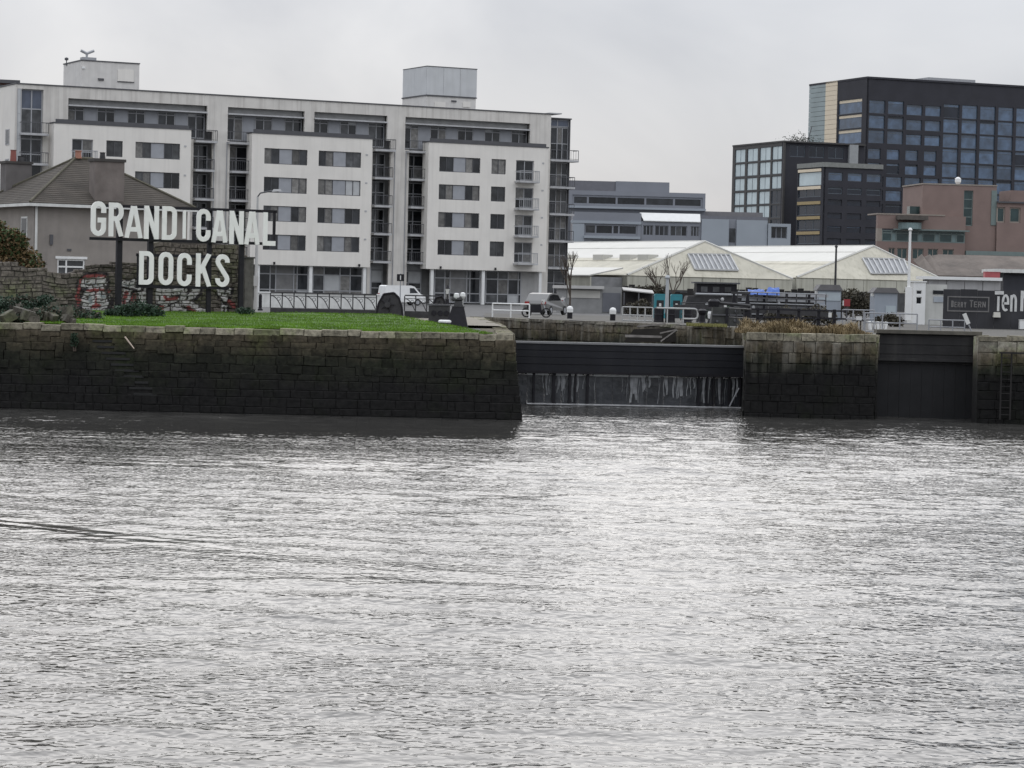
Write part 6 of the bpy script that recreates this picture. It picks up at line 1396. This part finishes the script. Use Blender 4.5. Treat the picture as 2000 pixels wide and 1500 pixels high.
def lever(px, Y, h, tilt, label):
    o = thing('balance_beam', label, 'balance beam', base_at(px, Y, GZ)); MB().box(-.14, .14, -.14, .14, -.1, .75).build('pivot_post', BLACKM, o)
    a = R(tilt); MB().hexa([(-1.5, -.16, .75-1.5*math.tan(a)), (1.6, -.12, .75+1.6*math.tan(a)), (1.6, .12, .75+1.6*math.tan(a)), (-1.5, .16, .75-1.5*math.tan(a))], [(-1.5, -.16, 1.08-1.5*math.tan(a)), (1.6, -.12, .98+1.6*math.tan(a)), (1.6, .12, .98+1.6*math.tan(a)), (-1.5, .16, 1.08-1.5*math.tan(a))]).build('beam', BLACKM, o)
    MB().box(1.45, 1.61, -.13, .13, .76+1.6*math.tan(a), .99+1.6*math.tan(a)).build('beam_end', WHITED, o)
    return o
lever(1365, 150, .9, 3, 'black balance beam with pale tip behind the curved rail')
lever(1560, 126, .9, -3, 'black balance beam with pale tip behind the dry weeds')
cap_ = thing('capstan', 'black iron capstan between the curved rail and the gear box', 'capstan', base_at(1372, 141, GZ)); MB().lathe((0, 0, -.05), [(.34, 0), (.3, .1), (.18, .2), (.15, .55), (.24, .7), (.26, .82), (.1, .9)], 14).build('barrel', BLACK, cap_)
for k_ in range(3):
    an = k_*2.09; MB().tube((0, 0, .76), (.5*math.cos(an), .5*math.sin(an), .76), .03).build('bar', BLACKM, cap_)
wn = thing('winch_frame', 'tall black winch frame beside the footbridge end', 'winch', base_at(1446, 150, GZ))
for x in (-.4, .4): MB().hexa([(x-.3, -.05, -.1), (x+.3, -.05, -.1), (x+.3, .05, -.1), (x-.3, .05, -.1)], [(x-.06, -.05, 1.7), (x+.06, -.05, 1.7), (x+.06, .05, 1.7), (x-.06, .05, 1.7)]).build('leg', BLACK, wn)
MB().box(-.55, .55, -.08, .08, 1.7, 1.85).build('head', BLACKM, wn); MB().tube((-.4, 0, .9), (.4, 0, .9), .2, n=12).build('drum', BLACKM, wn)
# ================================================================== PLANTS
def leaf_mass(name, mtl, parent, blobs, n_, size, rr, flat=1.0):
    mb = MB()
    for _ in range(n_):
        c, r_ = rr.choice(blobs); d = Vector((rr.gauss(0, 1), rr.gauss(0, 1), rr.gauss(0, 1))).normalized()*(rr.random()**.45)
        p = Vector(c)+Vector((d.x*r_[0], d.y*r_[1], d.z*r_[2])); s = size*rr.uniform(.5, 1.4)
        a = Vector((rr.uniform(-1, 1), rr.uniform(-1, 1), rr.uniform(-.4, 1))).normalized()*s; b_ = a.orthogonal().normalized()*s*.38
        b_ = Matrix.Rotation(rr.uniform(0, 6.28), 3, a.normalized()) @ b_
        mb.add([p, p+a*.5+b_, p+a, p+a*.5-b_], [(0, 1, 2, 3)])
    return mb.build(name, mtl, parent)
def stems(name, mtl, parent, base, tips, r_, rr):
    mb = MB()
    for t in tips:
        b_ = Vector(base)+Vector((rr.uniform(-.15, .15), rr.uniform(-.1, .1), 0)); m_ = b_.lerp(Vector(t), .5)+Vector((rr.uniform(-.1, .1), 0, .1)); mb.tube(b_, m_, r_, r_*.7, 5).tube(m_, t, r_*.7, r_*.3, 5)
    return mb.build(name, mtl, parent)
BARK = mat('bark_brown', (.075, .058, .045), .9, .3, 4)
LFG = mat('leaf_green', (.045, .075, .022), .7, .5, .8); LFO = mat('leaf_autumn', (.13, .085, .035), .7, .45, .8); LFD = mat('leaf_dark_green', (.022, .048, .024), .7, .5, 1.5); LFB = mat('leaf_brown_hedge', (.060, .052, .034), .8, .5, .8)
rr = random.Random(31)
def bush(name, label, px, Y, z, blobs, lm_, n_, size, cat='bush', m2=None):
    root = thing(name, label, cat, base_at(px, Y, z)); stems('stem', BARK, root, (0, 0, -.2), [Vector(b_[0]) for b_ in blobs]*2, .035, rr)
    leaf_mass('foliage', lm_, root, blobs, n_, size, rr)
    if m2: leaf_mass('foliage', m2, root, blobs[len(blobs)//2:], n_//2, size, rr)
    return root
k = M_PX(129)
bush('garden_bush', 'large brown and green bush at the left edge behind the rubble wall', 22, 130, GZ, [((-.6, 0, 2.3), (1.2, .8, 1.7)), ((.3, .1, 2.2), (1.0, .8, 1.6)), ((1.0, 0, 1.8), (.75, .6, 1.3)), ((-.9, .2, 3.5), (.8, .8, 1.2)), ((.1, -.1, 3.4), (.7, .5, .8))], LFO, 7500, .16, m2=LFG)
bush('nettle_clump', 'dark green nettle clump at the foot of the black sign posts', 262, 116, ZL, [((-.5, 0, .3), (.5, .5, .38)), ((.2, 0, .45), (.6, .5, .45)), ((.9, 0, .3), (.5, .4, .38)), ((-1.0, 0, .2), (.4, .4, .25))], LFD, 3600, .11, 'weeds')
bush('wall_weeds', 'dark weeds sprouting from the broken quay wall at the left edge', 20, 106, ZL-.3, [((-.5, 0, .9), (.9, .5, .45)), ((.6, .2, .7), (.8, .4, .40)), ((1.4, .3, .9), (.5, .4, .5)), ((-.4, -1.5, .4), (.9, .6, .4)), ((.9, -2, .35), (.9, .6, .35)), ((1.9, -1.6, .5), (.5, .5, .5))], LFD, 5200, .12, 'weeds', m2=LFB)
bush('wall_weeds', 'low dark weeds at the foot of the graffitied wall left of the nettles', 130, 110, ZL-.05, [((-1.3, 0, .35), (.8, .6, .40)), ((-.3, 1, .3), (.8, .8, .38)), ((.7, .5, .22), (.8, .8, .28)), ((-2.0, .5, .6), (.6, .5, .5))], LFD, 3600, .11, 'weeds', m2=LFB)
bush('ivy_patch', 'small dark green plant growing from the quay wall by the stairs', 146, 102.1, 2.55, [((0, 0, .25), (.16, .14, .3))], LFD, 300, .08, 'plant')
bush('wall_moss_weeds', 'small tufts of weed at the foot of the weathered timber post', 478, 124, GZ+.25, [((0, 0, .1), (.5, .3, .18))], LFD, 500, .10, 'weeds')
bush('hedge', 'brown-green hedge below the second white shed, behind the red sign', 1680, 200, GZ, [((-.8, 0, 1.5), (1.2, .7, .8)), ((.6, 0, 1.3), (1.3, .7, .8)), ((1.6, 0, 1.7), (.8, .6, .6)), ((-.2, 0, .7), (1.9, .7, .7))], LFB, 3200, .20, 'hedge')
bush('hedge', 'scrubby brown bush between the flagpole and the white-edged building', 1795, 205, GZ, [((-.3, 0, 2.2), (.9, .6, .7)), ((.8, 0, 2.1), (.8, .6, .5)), ((0, 0, 1.2), (1.2, .6, 1.0))], LFB, 2000, .2, 'hedge')
bush('hedge', 'low brown scrub in front of the nearer white shed', 1262, 205, GZ, [((-.6, 0, 1.5), (1.2, .6, .6)), ((.6, 0, 1.7), (1.2, .6, .6)), ((0, 0, .8), (1.7, .6, .7))], LFB, 2200, .2, 'hedge')
# bare saplings
def sapling(label, px, Y, h, seed, fan=1.0):
    root = thing('bare_tree', label, 'tree', base_at(px, Y, GZ)); r2 = random.Random(seed); tr = MB(); br_ = MB()
    def grow(p, d, l, r_, depth, mb):
        q = p+d*l; mb.tube(p, q, r_, r_*.72, 5)
        if depth == 0: return
        for _ in range(3 if depth > 1 else 2):
            dd = (d+Vector((r2.uniform(-1, 1), r2.uniform(-.6, .6), r2.uniform(-.2, .5)))*.55*fan).normalized(); grow(q, dd, l*r2.uniform(.6, .85), r_*.62, depth-1, br_)
    grow(Vector((0, 0, -.1)), Vector((.03, 0, 1)), h*.36, .09, 4, tr)
    tr.build('trunk', BARK, root); br_.build('branches', BARK, root)
sapling('bare sapling with forked branches in front of the nearer white shed', 1312, 206, 4.4, 3)
sapling('thin bare sapling at the right corner of the apartments', 1112, 176, 3.7, 9, .6)
sapling('bare scrubby sapling left of the forked one, before the white shed', 1290, 208, 3.6, 14, 1.2)
# dry weeds on the pier
DRY = mat('dry_grass', (.20, .150, .078), .85, .4, 1.2); mb = MB()
x0, x1 = PR[1][0]-.2, PR[2][0]-.1
for _ in range(9000):
    t = rr.random(); x = x0+(x1-x0)*t+rr.gauss(0, .05); y = rr.uniform(109.6, 113); hN = .22+.42*max(0, mnoise.noise(Vector((x*1.1, y*.7, 3)))+.25); hN *= min(1, .35+2.2*min(t, 1-t)) if t > .9 or t < .04 else 1
    h = hN*rr.uniform(.5, 1.3); a = rr.uniform(0, 6.28); l = Vector((math.cos(a), math.sin(a), 0))*h*rr.uniform(.1, .8); wd = Vector((-math.sin(a), math.cos(a), 0))*.018
    p = Vector((x, y, 3.56)); mb.add([p-wd, p+wd, p+l*.4+Vector((0, 0, h*.75))+wd, p+l+Vector((0, 0, h)), p+l*.4+Vector((0, 0, h*.75))-wd], [(0, 1, 2, 3, 4)])
tag(mb.build('dry_weeds', DRY), 'dry brown weeds covering the top of the stone pier', kind='stuff')
mb = MB(); MOS = mat('moss_yellowgreen', (.20, .19, .065), .9, .3, 2)
for _ in range(1500):
    t = rr.random(); x = at(1345, 640, 133).x+t*1.9; y = 134+rr.uniform(-.9, .9)-t*1.5; p = Vector((x, y, GZ)); h = rr.uniform(.05, .2); a = rr.uniform(0, 6.28); wd = Vector((math.cos(a), math.sin(a), 0))*.03
    mb.add([p-wd, p+wd, p+Vector((rr.uniform(-.05, .05), 0, h))], [(0, 1, 2)])
tag(mb.build('moss', MOS), 'yellow-green moss on the lock wall edge', kind='stuff')
# tumbled stones at the left end of the quay
RUB = tidal_stone('rubble_dark', 1.0, .5, (.075, .068, .055), rnd=.5)
sm = stone_meshes('rubble', RUB, 5, depth=.9)
for i in range(26):
    px = rr.uniform(2, 140); Y = rr.uniform(102.5, 106.5); p = at(px, 640, Y); s = rr.uniform(.2, .55)
    o = bpy.data.objects.new('fallen_stone', rr.choice(sm)); COL.objects.link(o); o.matrix_world = Matrix.Translation((p.x, Y, ZL+.02+s*.25+(Y-102.5)*.10)) @ Matrix.Rotation(rr.uniform(-.9, .9), 4, 'Z') @ Matrix.Rotation(rr.uniform(-.6, .6), 4, 'Y') @ Matrix.Diagonal((s*1.2, s, s*.9, 1))
    tag(o, 'tumbled grey stone on the quay edge below the rubble wall, left edge', 'stone', 'tumbled stones at the left end of the quay')

for px, Y, s_, lab in ((1352, 176, 1.0, 'dark scrub beside the right teal toilet'), (1408, 160, .8, 'dark scrub behind the black gear box'), (1528, 148, .8, 'dark scrub behind the middle of the post fence'), (1592, 150, .9, 'dark scrub in front of the left blue-grey cabin'), (1250, 178, .9, 'dark scrub behind the grey tube railing'), (1736, 150, .6, 'low dark scrub at the foot of the taller blue-grey cabin')):
    bush('scrub_bush', lab, px, Y, GZ-.05, [((-.7*s_, 0, .55*s_), (.7*s_, .5, .55*s_)), ((.2*s_, 0, .8*s_), (.7*s_, .5, .65*s_)), ((.9*s_, 0, .5*s_), (.6*s_, .5, .5*s_))], LFB if px != 1408 else LFD, 1500, .14, 'bush')
rail('black tube railing along the lock wall beside the gear box', 1425, 1482, 129, 122, .95, (.95, .5), 5, BLACKM, z=GZ+.05)
rail('low black railing behind the curved pale rail', 1330, 1410, 158, 157, 1.1, (1.1, .75, .4), 8, BLACKM)
